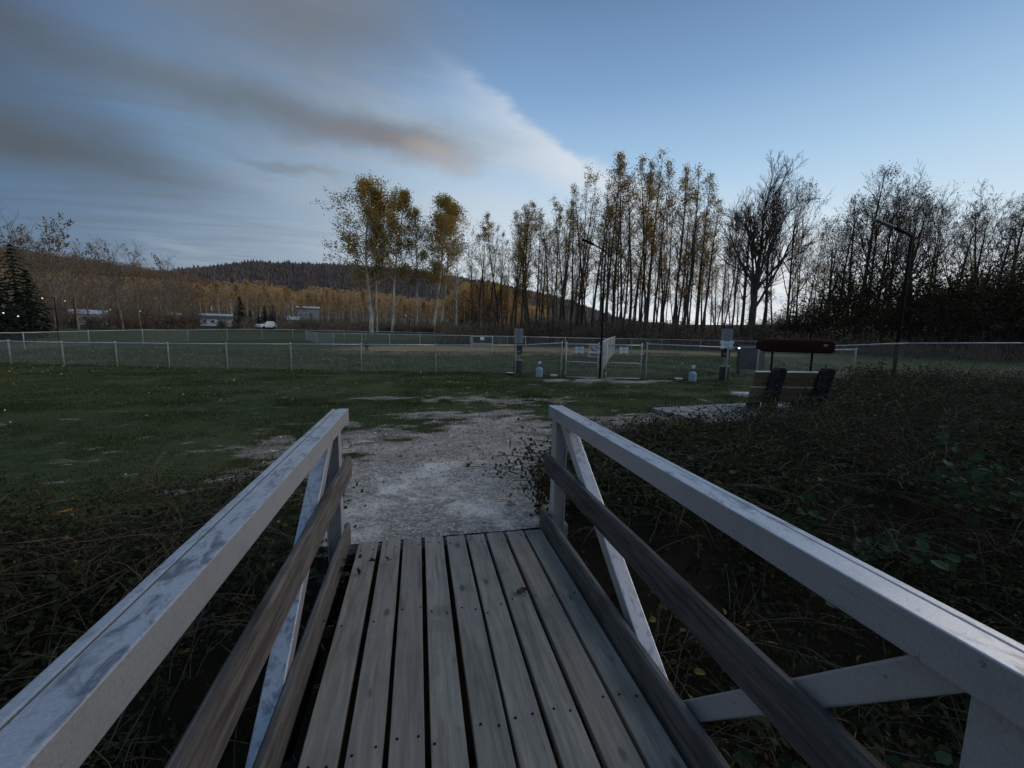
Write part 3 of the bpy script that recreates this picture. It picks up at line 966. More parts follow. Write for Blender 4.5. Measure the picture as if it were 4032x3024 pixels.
def shrub(seed, H, W, ns, nleaf, lsize):
    t = Tree(seed); g_ = t.rng
    for i in range(ns):
        a = g_.random()*2*PI; e = rad(g_.uniform(52, 88))
        t.branch((g_.normal()*W*0.12, g_.normal()*W*0.12, 0), (math.cos(a)*math.cos(e)*W/H*1.6, math.sin(a)*math.cos(e)*W/H*1.6, math.sin(e)), H*g_.uniform(0.6, 1.0), 0.04, 1, 3, 0.02, (0, 6, 4), (20, 50), 0.12, 0.3)
    T = np.array(t.tip)
    C = T[g_.integers(len(T), size=nleaf)]+g_.normal(size=(nleaf, 3))*0.25
    C[:, 2] = np.abs(C[:, 2])
    V, F = leafquads(C, g_.uniform(lsize*0.6, lsize*1.3, nleaf), g_, 0.6, 0.2)
    return t, MB().add(V, F, np.clip(g_.normal(0.45, 0.25, nleaf), 0, 1))


PROT['shrub'] = [tree_proto('willow_shrub', *shrub(210+i, 7, 3.2, 20, 3600, 0.2), 'bark_dark', 'leaf_shrub') for i in range(3)]
PROT['willow'] = [tree_proto('willow_shrub', *shrub(230+i, 7, 3.2, 22, 9000, 0.30), 'bark_dark', 'leaf_shrub') for i in range(2)]  # extra leafy, for the shade willows added out of view
PROT['scrub'] = [tree_proto('bush', *shrub(220+i, 3.4, 1.8, 22, 900, 0.16), 'bark_mid', 'leaf_brown') for i in range(3)]
# far aspens: pale stems, small orange heads
PROT['aspen'] = [tree_proto('aspen_tree', *poplar(240+i, 14, 0.13, st_, 1.7, 18, fr_, 2, 0.42, maxl=1, kids=(4,), jit=0.35), 'bark_pale', 'leaf_far')
                 for i, (st_, fr_) in enumerate([(0.45, 0.9), (0.55, 0.8), (0.5, 0.5), (0.6, 0.95)])]
PROT['brownbare'] = [tree_proto('bare_tree', *vase(260+i, 16, 0.2, 0.3, 10, 2, (7, 5), fr_, 2, 0.3), 'bark_mid', 'leaf_brown') for i, fr_ in enumerate([0.12, 0.4, 0.04])]
con = []
for i, (h_, w_) in enumerate([(9, 2.6), (13, 3.6)]):
    mw, ml = conifer(280+i, h_, w_)
    r = bpy.data.objects.new('spruce_tree', None)
    obj('trunk', mw, MT['bark_dark'], r); obj('crown', ml, MT['needle'], r)
    con.append(r)
PROT['spruce'] = con
PH = dict(gold=22, thin=20, big=27, bare=17.5, pole=18, oak=17.5, shrub=7, scrub=3.4, aspen=14, brownbare=15.5)

PLACED = []      # (azimuth, range, root, kind, extra words)


def place(kind, i, azd, r, top_tan=None, H=None, wide=1.0, rz=None, look='', z_off=0.0, base_h=None):
    pr = PROT[kind][i % len(PROT[kind])]
    x, y, z = pt(azd, r)
    if H is None: H = EYE+top_tan*r-z
    s = H/(base_h or PH.get(kind, 10))
    o = dup(pr, (x, y, z-0.1+z_off), rng.random()*6.28 if rz is None else rz, (s*wide, s*wide, s))
    o.name = pr.name.split('.')[0]
    if kind in ('gold', 'thin', 'pole', 'bare', 'aspen', 'brownbare'):
        o.rotation_euler = (rng.normal()*0.035, rng.normal()*0.035, o.rotation_euler[2])
    PLACED.append((azd, r, o, kind, look, H))
    return o


TT = np.array([(5.5, 0.235), (7.66, 0.2515), (10.7, 0.2789), (13.74, 0.2953), (16.22, 0.285), (17.95, 0.3257), (21.44, 0.3691), (24.9, 0.3855), (27.76, 0.3769), (30.18, 0.3967), (33.76, 0.3615), (36.42, 0.34), (38.28, 0.25),
               (40.8, 0.31), (43, 0.33), (44.4, 0.32), (46.2, 0.29), (48.7, 0.2), (50, 0.2532), (51.1, 0.2909), (53.5, 0.269), (54.7, 0.2484), (57.1, 0.2516), (58.7, 0.2313), (60.5, 0.2214), (62.1, 0.2116), (66.5, 0.2)])
ttop = lambda a_: float(np.interp(a_, TT[:, 0], TT[:, 1]))

# the stand of five tall poplars with open trunks, left of the middle
for i, (a_, b_, r_, tn, wd) in enumerate([(-6.0, -6.3, 86, 0.306, 1.35), (-5.3, 0, 88, 0.285, 0.85), (-3.4, 0, 87, 0.309, 1.0), (-0.2, 0, 90, 0.27, 0.9), (1.9, 0, 88, 0.296, 1.05), (2.9, 0, 92, 0.289, 0.95), (5.0, 0, 86, 0.24, 0.9)]):
    place('big', (0, 1, 1, 2, 3, 3, 4)[i], a_, r_, tn, wide=wd, look=('spreading, green and gold', 'slim, greenish', 'tall, gold topped', 'narrow, half bare', 'golden', 'golden brown', 'thin, nearly bare')[i])
# main row beyond the back fence
a_ = 7.3
k = 0
while a_ < 37.6:
    r_ = rng.uniform(54, 66)
    kind = 'gold' if rng.random() < 0.72 or a_ < 19 else 'thin'
    place(kind, int(rng.integers(9)), a_, r_, ttop(a_)*rng.uniform(0.78, 1.0), wide=rng.uniform(0.8, 1.2), look='')
    a_ += rng.uniform(0.5, 0.95); k += 1
for a_, tn in ((30.2, 0.397), (24.9, 0.386), (27.4, 0.375), (21.4, 0.366), (33.9, 0.362), (36.3, 0.345), (13.7, 0.295)):
    place('gold', int(rng.integers(5)), a_, 58, tn, wide=0.9)
# thinner stems standing further back
for j in range(72):
    a_ = rng.uniform(6.5, 48.5); r_ = rng.uniform(68, 100)
    place('thin', int(rng.integers(9)), a_, r_, ttop(a_)*rng.uniform(0.45, 0.85) if a_ < 38 or a_ > 47 else rng.uniform(0.12, 0.2), wide=rng.uniform(0.8, 1.1))
# the broad bare tree and its neighbours
place('oak', 0, 42.3, 54, 0.305, wide=1.0, rz=2.4, look='broad')
place('pole', 0, 41.2, 58, 0.27, wide=0.9)
place('pole', 2, 43.6, 59, 0.30, wide=0.8)
for a_ in (37.8, 38.7, 39.5, 40.4, 44.6, 46.6, 47.4, 48.2, 49.0):
    place('thin', int(rng.integers(3)), a_, rng.uniform(58, 70), ttop(a_)*rng.uniform(0.6, 0.92))
place('bare', 1, 45.9, 58, 0.29, wide=0.62)
place('bare', 3, 40.3, 60, 0.235, wide=0.6)
place('thin', 0, 39.2, 60, 0.24)
for a_, tn in ((38.6, 0.17), (47.6, 0.16), (48.6, 0.19), (47.0, 0.2)):
    place('thin', 1, a_, 64, tn)
# dark bare row on the right
a_ = 49.6
while a_ < 68:
    place('pole' if rng.random() < 0.82 else 'bare', int(rng.integers(9)), a_, rng.uniform(62, 72), ttop(a_)*rng.uniform(0.85, 1.03), wide=rng.uniform(0.75, 1.0))
    a_ += rng.uniform(0.55, 1.0)
for a_ in np.arange(49.2, 68, 0.8):
    place('thin', int(rng.integers(9)), a_+rng.normal()*0.3, rng.uniform(72, 84), ttop(a_)*rng.uniform(0.55, 0.9))
# dense shrubs under them
for a_, tn, r_ in ((46.2, 0.055, 62), (48.0, 0.07, 60), (49.6, 0.075, 60), (51.2, 0.11, 63), (52.6, 0.13, 66), (54.0, 0.07, 60), (55.6, 0.065, 61), (57.2, 0.095, 60), (58.8, 0.105, 59), (60.4, 0.10, 58), (62.0, 0.105, 57), (63.6, 0.115, 56), (65.2, 0.125, 56), (67, 0.13, 56), (56.4, 0.11, 63), (58.0, 0.105, 62), (59.7, 0.10, 61), (61.2, 0.10, 60), (63.0, 0.105, 59),
                   (47.3, 0.045, 58), (50.5, 0.05, 57), (53.2, 0.05, 57), (56.3, 0.055, 57), (59.6, 0.06, 55), (62.8, 0.075, 54), (65.8, 0.09, 53), (44.4, 0.04, 60), (42.5, 0.03, 58)):
    place('shrub', int(rng.integers(3)), a_, r_, tn, wide=1.15)
# brown bushes along the foot of the main row
for j in range(104):
    a_ = rng.uniform(-6, 49); r_ = rng.uniform(54, 72) if a_ > 6 else rng.uniform(80, 95)
    place('scrub', int(rng.integers(3)), a_, r_, None, H=rng.uniform(1.0, 2.2) if a_ < 7 else (rng.uniform(1.5, 3.8) if a_ < 40 else rng.uniform(2, 3.6)), wide=rng.uniform(0.9, 1.3))
# far left
for a_, r_, tn, i in ((-37.9, 75, 0.165, 0), (-36.4, 80, 0.15, 2), (-34.8, 72, 0.155, 1), (-33.4, 78, 0.118, 2), (-31.6, 85, 0.136, 0), (-30.3, 84, 0.14, 2), (-29.0, 86, 0.135, 2), (-26.9, 92, 0.126, 0), (-28.0, 98, 0.1, 2), (-32.6, 90, 0.1, 0), (-35.8, 90, 0.12, 1)):
    place('brownbare', i, a_, r_, tn, wide=0.9)
for a_, r_, tn, i in ((-38.4, 60, 0.115, 1), (-37.0, 64, 0.122, 1), (-36.3, 62, 0.085, 0), (-20.3, 104, 0.062, 0), (-19.4, 106, 0.036, 0), (-17.9, 108, 0.047, 0), (-17.1, 110, 0.051, 1), (-18.6, 104, 0.03, 0)):
    place('spruce', i, a_, r_, tn, wide=1.15, base_h=(9, 13)[i])
for j in range(46):
    a_ = rng.uniform(-38, -22); r_ = rng.uniform(90, 118)
    if -24.6 < a_ < -20.6 and r_ < 126: r_ = rng.uniform(128, 140)
    if (-34.6 < a_ < -30.8 or -27.2 < a_ < -25.2) and r_ < 122: r_ = rng.uniform(124, 134)
    place('scrub', int(rng.integers(3)), a_, r_, None, H=rng.uniform(2.0, 4.5), wide=1.4)
for a_ in (-34.4, -33.7, -32.6, -31.9, -31.2, -30.2, -28.6, -27.4, -26.2, -25.4, -24.6, -22.3, -20.9, -14.9, -13.6, -12.6):
    place('scrub', int(rng.integers(3)), a_, rng.uniform(84, 92), None, H=rng.uniform(1.6, 3.0), wide=1.3)
WD = np.array([(-40, 0.09), (-33.6, 0.085), (-27, 0.088), (-25.1, 0.086), (-23.5, 0.08), (-21, 0.093), (-18.3, 0.098), (-16.4, 0.093), (-14.5, 0.078), (-12.4, 0.095), (-9.3, 0.089), (-6.6, 0.093), (-4.3, 0.085), (-0.2, 0.078), (3.4, 0.076), (5.9, 0.115), (9, 0.122), (11.5, 0.11), (14, 0.07), (20, 0.06), (38, 0.05)])
wtop = lambda q: np.interp(q, WD[:, 0], WD[:, 1])
for j in range(84):
    a_ = -36+52*(j+rng.random())/84; r_ = rng.uniform(128, 165)
    if a_ > 4.5: r_ = rng.uniform(112, 130)
    place('aspen' if a_ > -24 else 'brownbare', int(rng.integers(4)), a_, r_, float(wtop(a_))*rng.uniform(0.7, 1.0), wide=rng.uniform(0.85, 1.25))

# unseen willows added to shade the foreground, beside and behind the bridge
SIDE = []
for i, (x_, y_, H_, lab) in enumerate(((15.3, -4.0, 9.0, 'dense dark willow added unseen for shade over the ditch right of the bridge'), (20.5, -3.0, 9.5, 'tall dark willow added unseen for shade farther right along the ditch'),
        (11.5, -8.0, 9.0, 'dense dark willow added unseen for shade behind the right railing'), (18.0, -8.0, 10.0, 'large dark willow added unseen for shade behind the ditch on the right'), (-14.5, -0.5, 8.5, 'dense dark willow added unseen for shade over the ditch left of the bridge'), (-19.0, 3.5, 8.5, 'dark willow added unseen for shade farther left along the ditch'),
        (-11.5, -7.0, 9.0, 'dense dark willow added unseen for shade behind the left railing'), (-18.5, -8.0, 9.5, 'large dark willow added unseen for shade behind the ditch on the left'), (-5.5, -13.0, 9.0, 'dark willow added unseen for shade left of the path behind the bridge'), (6.5, -14.0, 9.0, 'dark willow added unseen for shade right of the path behind the bridge'))):
    s_ = H_/7.0
    o = dup(PROT['willow'][i % 2], (x_, y_, float(gz(x_, y_))-0.1), i*1.3, (s_*1.15, s_*1.15, s_))
    tag(o, lab, 'shrub', 'unseen willows added for shade')

# the rest of the valley wood reads as one mass
N = 1800
a = np.concatenate([rng.uniform(-42, 17, N-260), rng.uniform(4.5, 13.5, 260)]); r_ = np.concatenate([rng.uniform(165, 300, N-260), rng.uniform(112, 150, 260)])
x = r_*np.sin(np.radians(a)); y = r_*np.cos(np.radians(a)); z = gz(x, y)
zt = EYE+wtop(a)*r_*rng.uniform(0.80, 1.0, N)
h = np.clip(zt-z, 5, 24)
V, F = tubes3(np.stack([x, y, z], 1), np.stack([x+rng.normal(size=N)*0.4, y, z+h*0.9], 1), np.full(N, 0.16), np.full(N, 0.05))
wm = MB().add(V, F)
per = 46
u = rng.random((N, per))
C = np.stack([x[:, None]+rng.normal(size=(N, per))*(0.5+1.3*np.sin(PI*np.clip(u, 0.05, 1)))*0.9, y[:, None]+rng.normal(size=(N, per))*1.5, z[:, None]+h[:, None]*(0.22+0.78*u)], -1).reshape(-1, 3)
V, F = leafquads(C, rng.uniform(0.5, 1.3, len(C)), rng, 0.55, 0.1)
mass = vnoise(a, r_*0.03, 0.28, 12, 3)
warm = sstep(-28, -19, a)
ti = np.clip(0.02+0.85*warm*(mass-0.1)+0.05, 0, 1)
ti = np.clip(np.repeat(ti, per)*(0.45+0.75*u.ravel())+rng.normal(size=len(C))*0.12, 0, 1)
wm.add(V, F, ti, 1)
obj('valley_wood', wm, [MT['bark_pale'], MT['leaf_far']], kind='stuff')
# bare wood on the near hill
N = 3000
a = rng.uniform(-46, -12, N); r_ = 240+230*np.sqrt(rng.random(N))
x = r_*np.sin(np.radians(a)); y = r_*np.cos(np.radians(a)); z = np.maximum(hzA(a, r_), gz(x, y))-0.5
h = rng.uniform(6, 10, N)
V, F = tubes3(np.stack([x, y, z], 1), np.stack([x, y, z+h], 1), np.full(N, 0.15), np.full(N, 0.05))
wm = MB().add(V, F)
per = 34
C = np.stack([x[:, None]+rng.normal(size=(N, per))*1.7, y[:, None]+rng.normal(size=(N, per))*1.7, z[:, None]+h[:, None]*rng.uniform(0.15, 1.03, (N, per))], -1).reshape(-1, 3)
V, F = leafquads(C, rng.uniform(0.6, 1.4, len(C)), rng, 0.5, 0.1)
wm.add(V, F, rng.random(len(C))*0.9, 1)
obj('hillside_wood', wm, [MT['bark_mid'], MT['leaf_brown']], kind='stuff')

# undergrowth line along the foot of the trees
N = 9000
a = rng.uniform(3, 70, N); r_ = rng.uniform(53, 70, N)
a2 = rng.uniform(-8, 4, 900); r2 = rng.uniform(88, 110, 900)
a3 = rng.uniform(-42, -8, 4200); r3 = rng.uniform(84, 125, 4200)
a = np.concatenate([a, a2, a3]); r_ = np.concatenate([r_, r2, r3])
keep = ~(((a > -34.4) & (a < -31.0) | (a > -26.9) & (a < -25.4)) & (r_ < 120)) & ~((a > -24.8) & (a < -20.4) & (r_ < 128)) & ~((a > -19) & (a < -16.8) & (r_ < 112))
a = a[keep]; r_ = r_[keep]
x = r_*np.sin(np.radians(a)); y = r_*np.cos(np.radians(a)); z = gz(x, y)
N = len(a)
h = rng.uniform(0.6, 2.6, N)*(0.7+0.6*vnoise(x, y, 0.15, 4, 2))
tip = np.stack([x+rng.normal(size=N)*0.3, y+rng.normal(size=N)*0.3, z+h], 1)
V, F = tubes3(np.stack([x, y, z-0.1], 1), tip, np.full(N, 0.025), np.full(N, 0.01))
wm = MB().add(V, F)
C = np.repeat(tip, 9, 0)*1.0
C[:, 2] -= rng.random(len(C))*np.repeat(h, 9); C += rng.normal(size=C.shape)*0.3
V, F = leafquads(C, rng.uniform(0.12, 0.4, len(C)), rng, 0.5, 0.1)
wm.add(V, F, rng.random(len(C))*0.8, 1)
obj('undergrowth', wm, [MT['bark_mid'], MT['leaf_brown']], kind='stuff')

# names for single trees: look, then the landmark in front of or beside them, then the place among its like
SECT = [(-60, 'at the far left'), (-33, 'behind the left white house'), (-25, 'above the teal roofed house'), (-19, 'by the spruces and white car'), (-14, 'below the far hill top'),
        (-7.5, 'by the left poplar stand'), (-2, 'behind the poplar stand'), (4.2, 'just right of the poplar stand'), (8, 'behind the small back gate'), (11, 'above the first waste station'), (14.5, 'above the first water jug'),
        (18, 'above the left gate'), (22.5, 'behind the gate lamp'), (26.5, 'above the right gate'), (30.5, 'above the second water jug'), (34.5, 'above the second waste station'), (38.3, 'around the broad bare tree'), (45, 'above the red sign'),
        (49, 'left of the big right lamp'), (53, 'behind the big right lamp'), (56.5, 'right of the big right lamp'), (61, 'near the right edge')]
KW = dict(gold=('golden leaved poplar', 'tree', 'autumn poplars beyond the back fence'), thin=('thin half bare poplar', 'tree', 'thin stems beyond the back fence'), big=('tall poplar', 'tree', 'tall poplars on the far side of the park'),
          bare=('dark leafless tree', 'tree', 'bare trees on the right'), pole=('dark upright bare tree', 'tree', 'bare trees on the right'), oak=('leafless tree', 'tree', 'bare trees on the right'), shrub=('dense dark shrub', 'shrub', 'dark shrubs under the right trees'), scrub=('brown bush', 'bush', 'brown bushes under the trees'),
          aspen=('orange aspen', 'tree', 'aspens in front of the valley wood'), brownbare=('leafless brownish tree', 'tree', 'bare trees on the far left'), spruce=('dark spruce', 'tree', 'spruces on the left'))
ORD = ['leftmost', 'second from left', 'third from left', 'fourth from left', 'fifth from left', 'sixth from left', 'seventh from left', 'eighth from left', 'ninth from left', 'tenth from left', 'eleventh from left', 'twelfth from left', 'thirteenth from left', 'fourteenth from left', 'fifteenth from left', 'sixteenth from left']
buck = {}
for p in PLACED:
    s_ = [t for a0, t in SECT if p[0] >= a0][-1]
    hb = 'tall' if p[5] > 19 else ('short' if p[5] < 10 else 'middling')
    if p[3] in ('shrub', 'scrub'): hb = 'larger' if p[5] > (7.5 if p[3] == 'shrub' else 3.2) else 'smaller'
    if p[3] in ('thin', 'scrub', 'aspen', 'gold', 'bare'): hb = ('nearer ' if p[1] < {'thin': 78, 'scrub': 61, 'aspen': 145, 'gold': 60, 'bare': 66}[p[3]] else 'farther ')+hb
    buck.setdefault((p[3], s_, hb, p[4]), []).append(p)
for pr in PROT.values():
    for q in pr:
        for ch in list(q.children): bpy.data.objects.remove(ch)
        bpy.data.objects.remove(q)
split = {}
for (kd, s_, hb, lk), lst in buck.items():
    if len(lst) <= 12:
        split[(kd, s_, hb, lk)] = lst
        continue
    lst.sort(key=lambda q: q[1])
    n_ = -(-len(lst)//12)
    for i in range(n_):
        row = ('front row', 'back row', 'third row', 'fourth row')[min(i, 3)]
        split.setdefault((kd, s_, row+' '+hb.split(' ')[-1], lk), []).extend(lst[i*len(lst)//n_:(i+1)*len(lst)//n_])
for (kd, s_, hb, lk), lst in split.items():
    lst.sort(key=lambda q: q[0])
    nm, cat, grp = KW[kd]
    for i, p in enumerate(lst):
        if lk: lab = f'{lk} {nm} {s_}'
        else:
            lab = f'{hb} {nm} {s_}'
            if len(lst) > 1: lab += ', ' + (ORD[min(i, len(ORD)-1)] if i < len(lst)-1 or i == 0 else 'rightmost')
        tag(p[2], lab, cat, grp)

# ----------------------------------------------------------------- fences


def chain(P, H0, pitch=0.075, wr=0.0021, z0=0.06):
    """diamond wire lattice between successive points P with heights H0"""
    A = []; B = []
    for i in range(len(P)-1):
        p, q = np.array(P[i], float), np.array(P[i+1], float)
        L = np.linalg.norm((q-p)[:2]); hh = (H0[i]+H0[i+1])/2-z0
        up = np.array([0, 0, 1.0])
        for sgn in (1, -1):
            k0 = np.arange(-hh, L, pitch)
            for k in k0:
                s0, s1 = k, k+hh
                t0, t1 = 0.0, hh
                if s0 < 0: t0 = -s0; s0 = 0
                if s1 > L: t1 -= (s1-L); s1 = L
                if s1-s0 < 0.01: continue
                if sgn < 0: t0, t1 = hh-t0, hh-t1
                A.append(p+(q-p)*s0/L+up*(z0+t0)); B.append(p+(q-p)*s1/L+up*(z0+t1))
    A = np.array(A); B = np.array(B)
    V, F = tubes3(A, B, np.full(len(A), wr), np.full(len(A), wr))
    return MB().add(V, F)


def fence(label, P, Hs, post_r=0.03, rail_r=0.024, pitch=0.075, wr=0.0021, rail=True, skip_posts=(), group='chain link fences of the dog park', cap=0.03):
    root = thing('chain_link_fence', label, 'fence', tuple(P[0]), 0, group)
    Q = [np.array(p, float)-np.array(P[0], float) for p in P]
    for i, q in enumerate(Q):
        if i in skip_posts: continue
        obj('post', MB().tube([q+(0, 0, -0.15), q+(0, 0, Hs[i]-0.02), q+(0, 0, Hs[i]+cap*0.5), q+(0, 0, Hs[i]+cap)], [post_r, post_r, post_r*1.15, post_r*0.5], 8), MT['steel'], root, smooth=True)
    if rail:
        for i in range(len(Q)-1):
            obj('top_rail', MB().tube([Q[i]+(0, 0, Hs[i]-0.03), Q[i+1]+(0, 0, Hs[i+1]-0.03)], rail_r, 7), MT['steel'], root, smooth=True)
    obj('chain_link', chain(Q, [h-0.03 for h in Hs], pitch, wr), MT['wire'], root, kind='stuff')
    return root


def onground(lst): return [(x_, y_, float(gz(x_, y_))) for x_, y_ in lst]


NF = [(-22.5, 22.6), (-18.6, 21.4), (-15.9, 20.5), (-13.64, 19.75), (-11.6, 19.3), (-9.54, 18.73), (-7.26, 18.08), (-4.81, 17.44), (-2.19, 16.98), (0.64, 16.69), (3.69, 15.83), (5.10, 14.46)]
fence('nearer grey chain link fence running left from the gates across the lawn', onground(NF), [0.92, 0.92, 0.93, 0.95, 0.96, 0.98, 1.01, 1.05, 1.09, 1.12, 1.17, 1.30], pitch=0.078, wr=0.0029)
RF = [(8.10, 13.70), (10.83, 12.89), (12.6, 11.2), (14.0, 9.4), (15.2, 7.65), (16.2, 6.3)]
fence('chain link fence running right from the gates behind the red sign', onground(RF), [1.34, 1.26, 1.30, 1.36, 1.40, 1.42], pitch=0.078, wr=0.002, skip_posts=(3, 4, 5), rail_r=0.019)
IF = [(12.9, 13.7), (14.75, 11.45)]
fence('low inner chain link fence right of the red sign', onground(IF), [1.12, 1.12])
DF = [(6.52, 14.02), (8.5, 18.1), (10.9, 22.7), (13.3, 27.2), (15.73, 31.65)]
fence('dividing chain link fence going straight back from between the gates', onground(DF), [1.36, 1.36, 1.38, 1.42, 1.46], post_r=0.035, pitch=0.07, wr=0.003)
BF = [(-14.2, 58.4), (-11.2, 50.5), (-8, 43), (-5.2, 41.2), (-2.6, 39.7), (0.1, 38.5), (4.4, 36.4), (8.95, 34.7), (13.3, 36.8), (17.9, 39), (22.6, 41.4), (27.7, 43.7), (31.5, 41.9), (36.1, 38.7), (42, 36), (49, 33), (56.6, 30), (66, 26)]
fence('long back chain link fence along the foot of the trees', onground(BF), [1.2, 1.2, 1.25, 1.27, 1.28, 1.3, 1.3, 1.3, 1.25, 1.22, 1.2, 1.15, 1.17, 1.17, 1.2, 1.3, 1.42, 1.5], pitch=0.11, wr=0.0026)
LFa = [(-45, 39.0, 1.0), (-41, 39.2, 1.03), (-36.9, 39.7, 1.08), (-32.8, 45.6, 1.18), (-28.9, 48.8, 1.28), (-25.2, 55, 1.26), (-21.7, 57.5, 1.34), (-18.3, 60, 1.36), (-15.1, 60.5, 1.34), (-9.3, 61, 1.3), (-6.7, 61.5, 1.26), (-3.2, 62, 1.25), (0.1, 62.5, 1.22), (4, 60, 1.2), (8, 56, 1.15), (12, 50, 1.15)]
fence('farthest chain link fence below the houses and the poplar stand', [pt(q[0], q[1]) for q in LFa], [q[2] for q in LFa], pitch=0.14, wr=0.003)


def gate(label, p0, p1, h0, h1):
    root = thing('gate', label, 'gate', (p0[0], p0[1], float(gz(*p0))), 0, 'gates of the dog park')
    d = np.array([p1[0]-p0[0], p1[1]-p0[1], 0]); L = np.linalg.norm(d)
    root.rotation_euler = (0, 0, math.atan2(d[1], d[0]))
    zb = 0.03
    fr = MB()
    for x_ in (0, L): fr.tube([(x_, 0, zb-0.03), (x_, 0, h0+0.02)], 0.022, 8)
    for z_ in (zb, h0-0.06): fr.tube([(0, 0, z_), (L, 0, z_)], 0.021, 8)
    obj('frame', fr, MT['steel'], root, smooth=True)
    obj('middle_rail', MB().tube([(0, 0, 0.6), (L, 0, 0.58)], 0.02, 8), MT['steel'], root, smooth=True)
    obj('chain_link', chain([(0, 0.0, 0), (L, 0.0, 0)], [h0-0.05, h0-0.05], 0.075, 0.0028), MT['wire'], root, kind='stuff')
    for z_ in (0.2, h0-0.25): obj('hinge', MB().box((-0.03, -0.01, z_), (0.06, 0.05, 0.05)), MT['steel'], root)
    lt = obj('latch', MB().box((L-0.01, -0.03, 0.93), (0.09, 0.05, 0.07)).tube([(L-0.05, -0.05, 0.93), (L+0.06, -0.05, 0.96)], 0.012, 6), MT['steel'], root)
    return root, L


gl, GL = gate('left grey tube gate with the dividing fence at its right edge', (5.27, 14.43), (6.38, 14.08), 1.30, 1.30)
gr_, GR = gate('right grey tube gate next to the second water jug side', (6.66, 13.98), (7.92, 13.75), 1.30, 1.30)


def bonesign(label, loc, rz, w=0.34, h=0.25):
    root = thing('bone_sign', label, 'sign', loc, rz, 'pale bone shaped signs')
    pts = []
    for cx, cz, a0, a1 in ((0.33, 0.27, -60, 150), (-0.33, 0.27, 30, 240), (-0.33, -0.27, 120, 330), (0.33, -0.27, 210, 420)):
        for k_ in range(9):
            a_ = rad(a0+(a1-a0)*k_/8)
            pts.append(((cx+0.19*math.cos(a_))*w/1.04, (cz+0.23*math.sin(a_))*h))
    # keep the plate waisted between the knobs
    mb_ = MB().prism(pts, -0.004, 0.004)
    R_x = np.array([[1, 0, 0], [0, 0, -1], [0, 1, 0]])
    mb_.transform(R_x)
    obj('plate', mb_, MT['bonesign'], root)
    tx = MB()
    rg = np.random.default_rng(int(abs(loc[0])*100))
    for row, zz in enumerate((0.045, 0.012, -0.02)):
        x_ = -w*0.2
        while x_ < w*0.2:
            wd_ = rg.uniform(0.012, 0.03)
            tx.box((x_+wd_/2, -0.0065, zz*h/0.25), (wd_, 0.003, 0.015)); x_ += wd_+0.008
    obj('faded_print', tx, MT['signink'], root)
    for s_ in (-1, 1): obj('bolt', MB().lathe([(0.001, -0.004), (0.012, -0.004), (0.012, 0.004), (0.001, 0.004)], 8).transform(R_x, (s_*w*0.33, -0.007, h*0.27)), MT['signink'], root)
    return root


ga = math.atan2(-0.35, 1.11)
bonesign('pale bone shaped sign hung on the left gate', (5.71, 14.265, 1.02), ga)
bonesign('pale bone shaped sign hung on the right gate', (7.26, 13.845, 1.04), math.atan2(-0.23, 1.26))
# small gate in the back fence
root = thing('gate', 'small distant gate in the back fence left of the first waste station', 'gate', (4.4, 36.33, float(gz(4.4, 36.3))), rad(-24), 'gates of the dog park')
fr = MB()
for x_ in (0.15, 2.0): fr.tube([(x_, -0.06, 0), (x_, -0.06, 1.28)], 0.04, 6)
for z_ in (0.1, 0.62, 1.22): fr.tube([(0.15, -0.06, z_), (2.0, -0.06, z_)], 0.03, 6)
obj('frame', fr, MT['steel'], root)
obj('notice', MB().box((1.1, -0.12, 1.05), (0.34, 0.02, 0.26)), MT['bonesign'], root)

# ----------------------------------------------------------------- waste stations
R_x90 = np.array([[1, 0, 0], [0, 0, -1], [0, 1, 0]])


def station(label, x_, y_, top, bw, stripes, rz):
    z_ = float(gz(x_, y_))
    root = thing('waste_station', label, 'dog waste station', (x_, y_, z_), rz, 'dog waste stations')
    obj('post', MB().box((0, 0, (top-0.02)/2), (0.09, 0.09, top-0.02)), MT['boardgrey'], root)
    obj('board', MB().box((0, -0.065, top-0.29), (bw, 0.035, 0.58)), MT['boardgrey'], root, bevel=0.004)
    if stripes:
        for s_ in (-0.035, 0.045): obj('stripe', MB().box((s_, -0.086, top-0.29), (0.03, 0.006, 0.58)), MT['signink'], root)
    else:
        obj('stripe', MB().box((0.0, -0.087, top-0.29), (0.05, 0.008, 0.575)), MT['signink'], root)
    dsp = obj('bag_dispenser', MB().box((0, -0.10, top-0.83), (0.30, 0.15, 0.40)), MT['black'], root, bevel=0.02)
    obj('slot', MB().box((0, -0.178, top-0.92), (0.14, 0.008, 0.05)), MT['signink'], dsp)
    b = obj('bin', MB().lathe([(0.145, 0.02), (0.165, 0.05), (0.17, 0.52), (0.16, 0.54), (0.15, 0.5)], 18), MT['black'], root, smooth=True)
    b.location = (0, -0.06, 0)
    obj('bin_rim', MB().lathe([(0.168, 0.50), (0.185, 0.51), (0.185, 0.54), (0.168, 0.55)], 18, (0, -0.06, 0)), MT['signink'], root)
    return root


station('dog waste station with plain grey board, left of the first water jug', 3.93, 16.35, 1.80, 0.36, False, rad(-14))
station('dog waste station with striped grey board and a bone sign', 11.12, 13.35, 1.90, 0.38, True, rad(-38))
bonesign('larger pale bone shaped sign on the striped waste station', (11.02, 13.19, 1.30), rad(-38), 0.46, 0.32)

# ----------------------------------------------------------------- water jugs and bowls


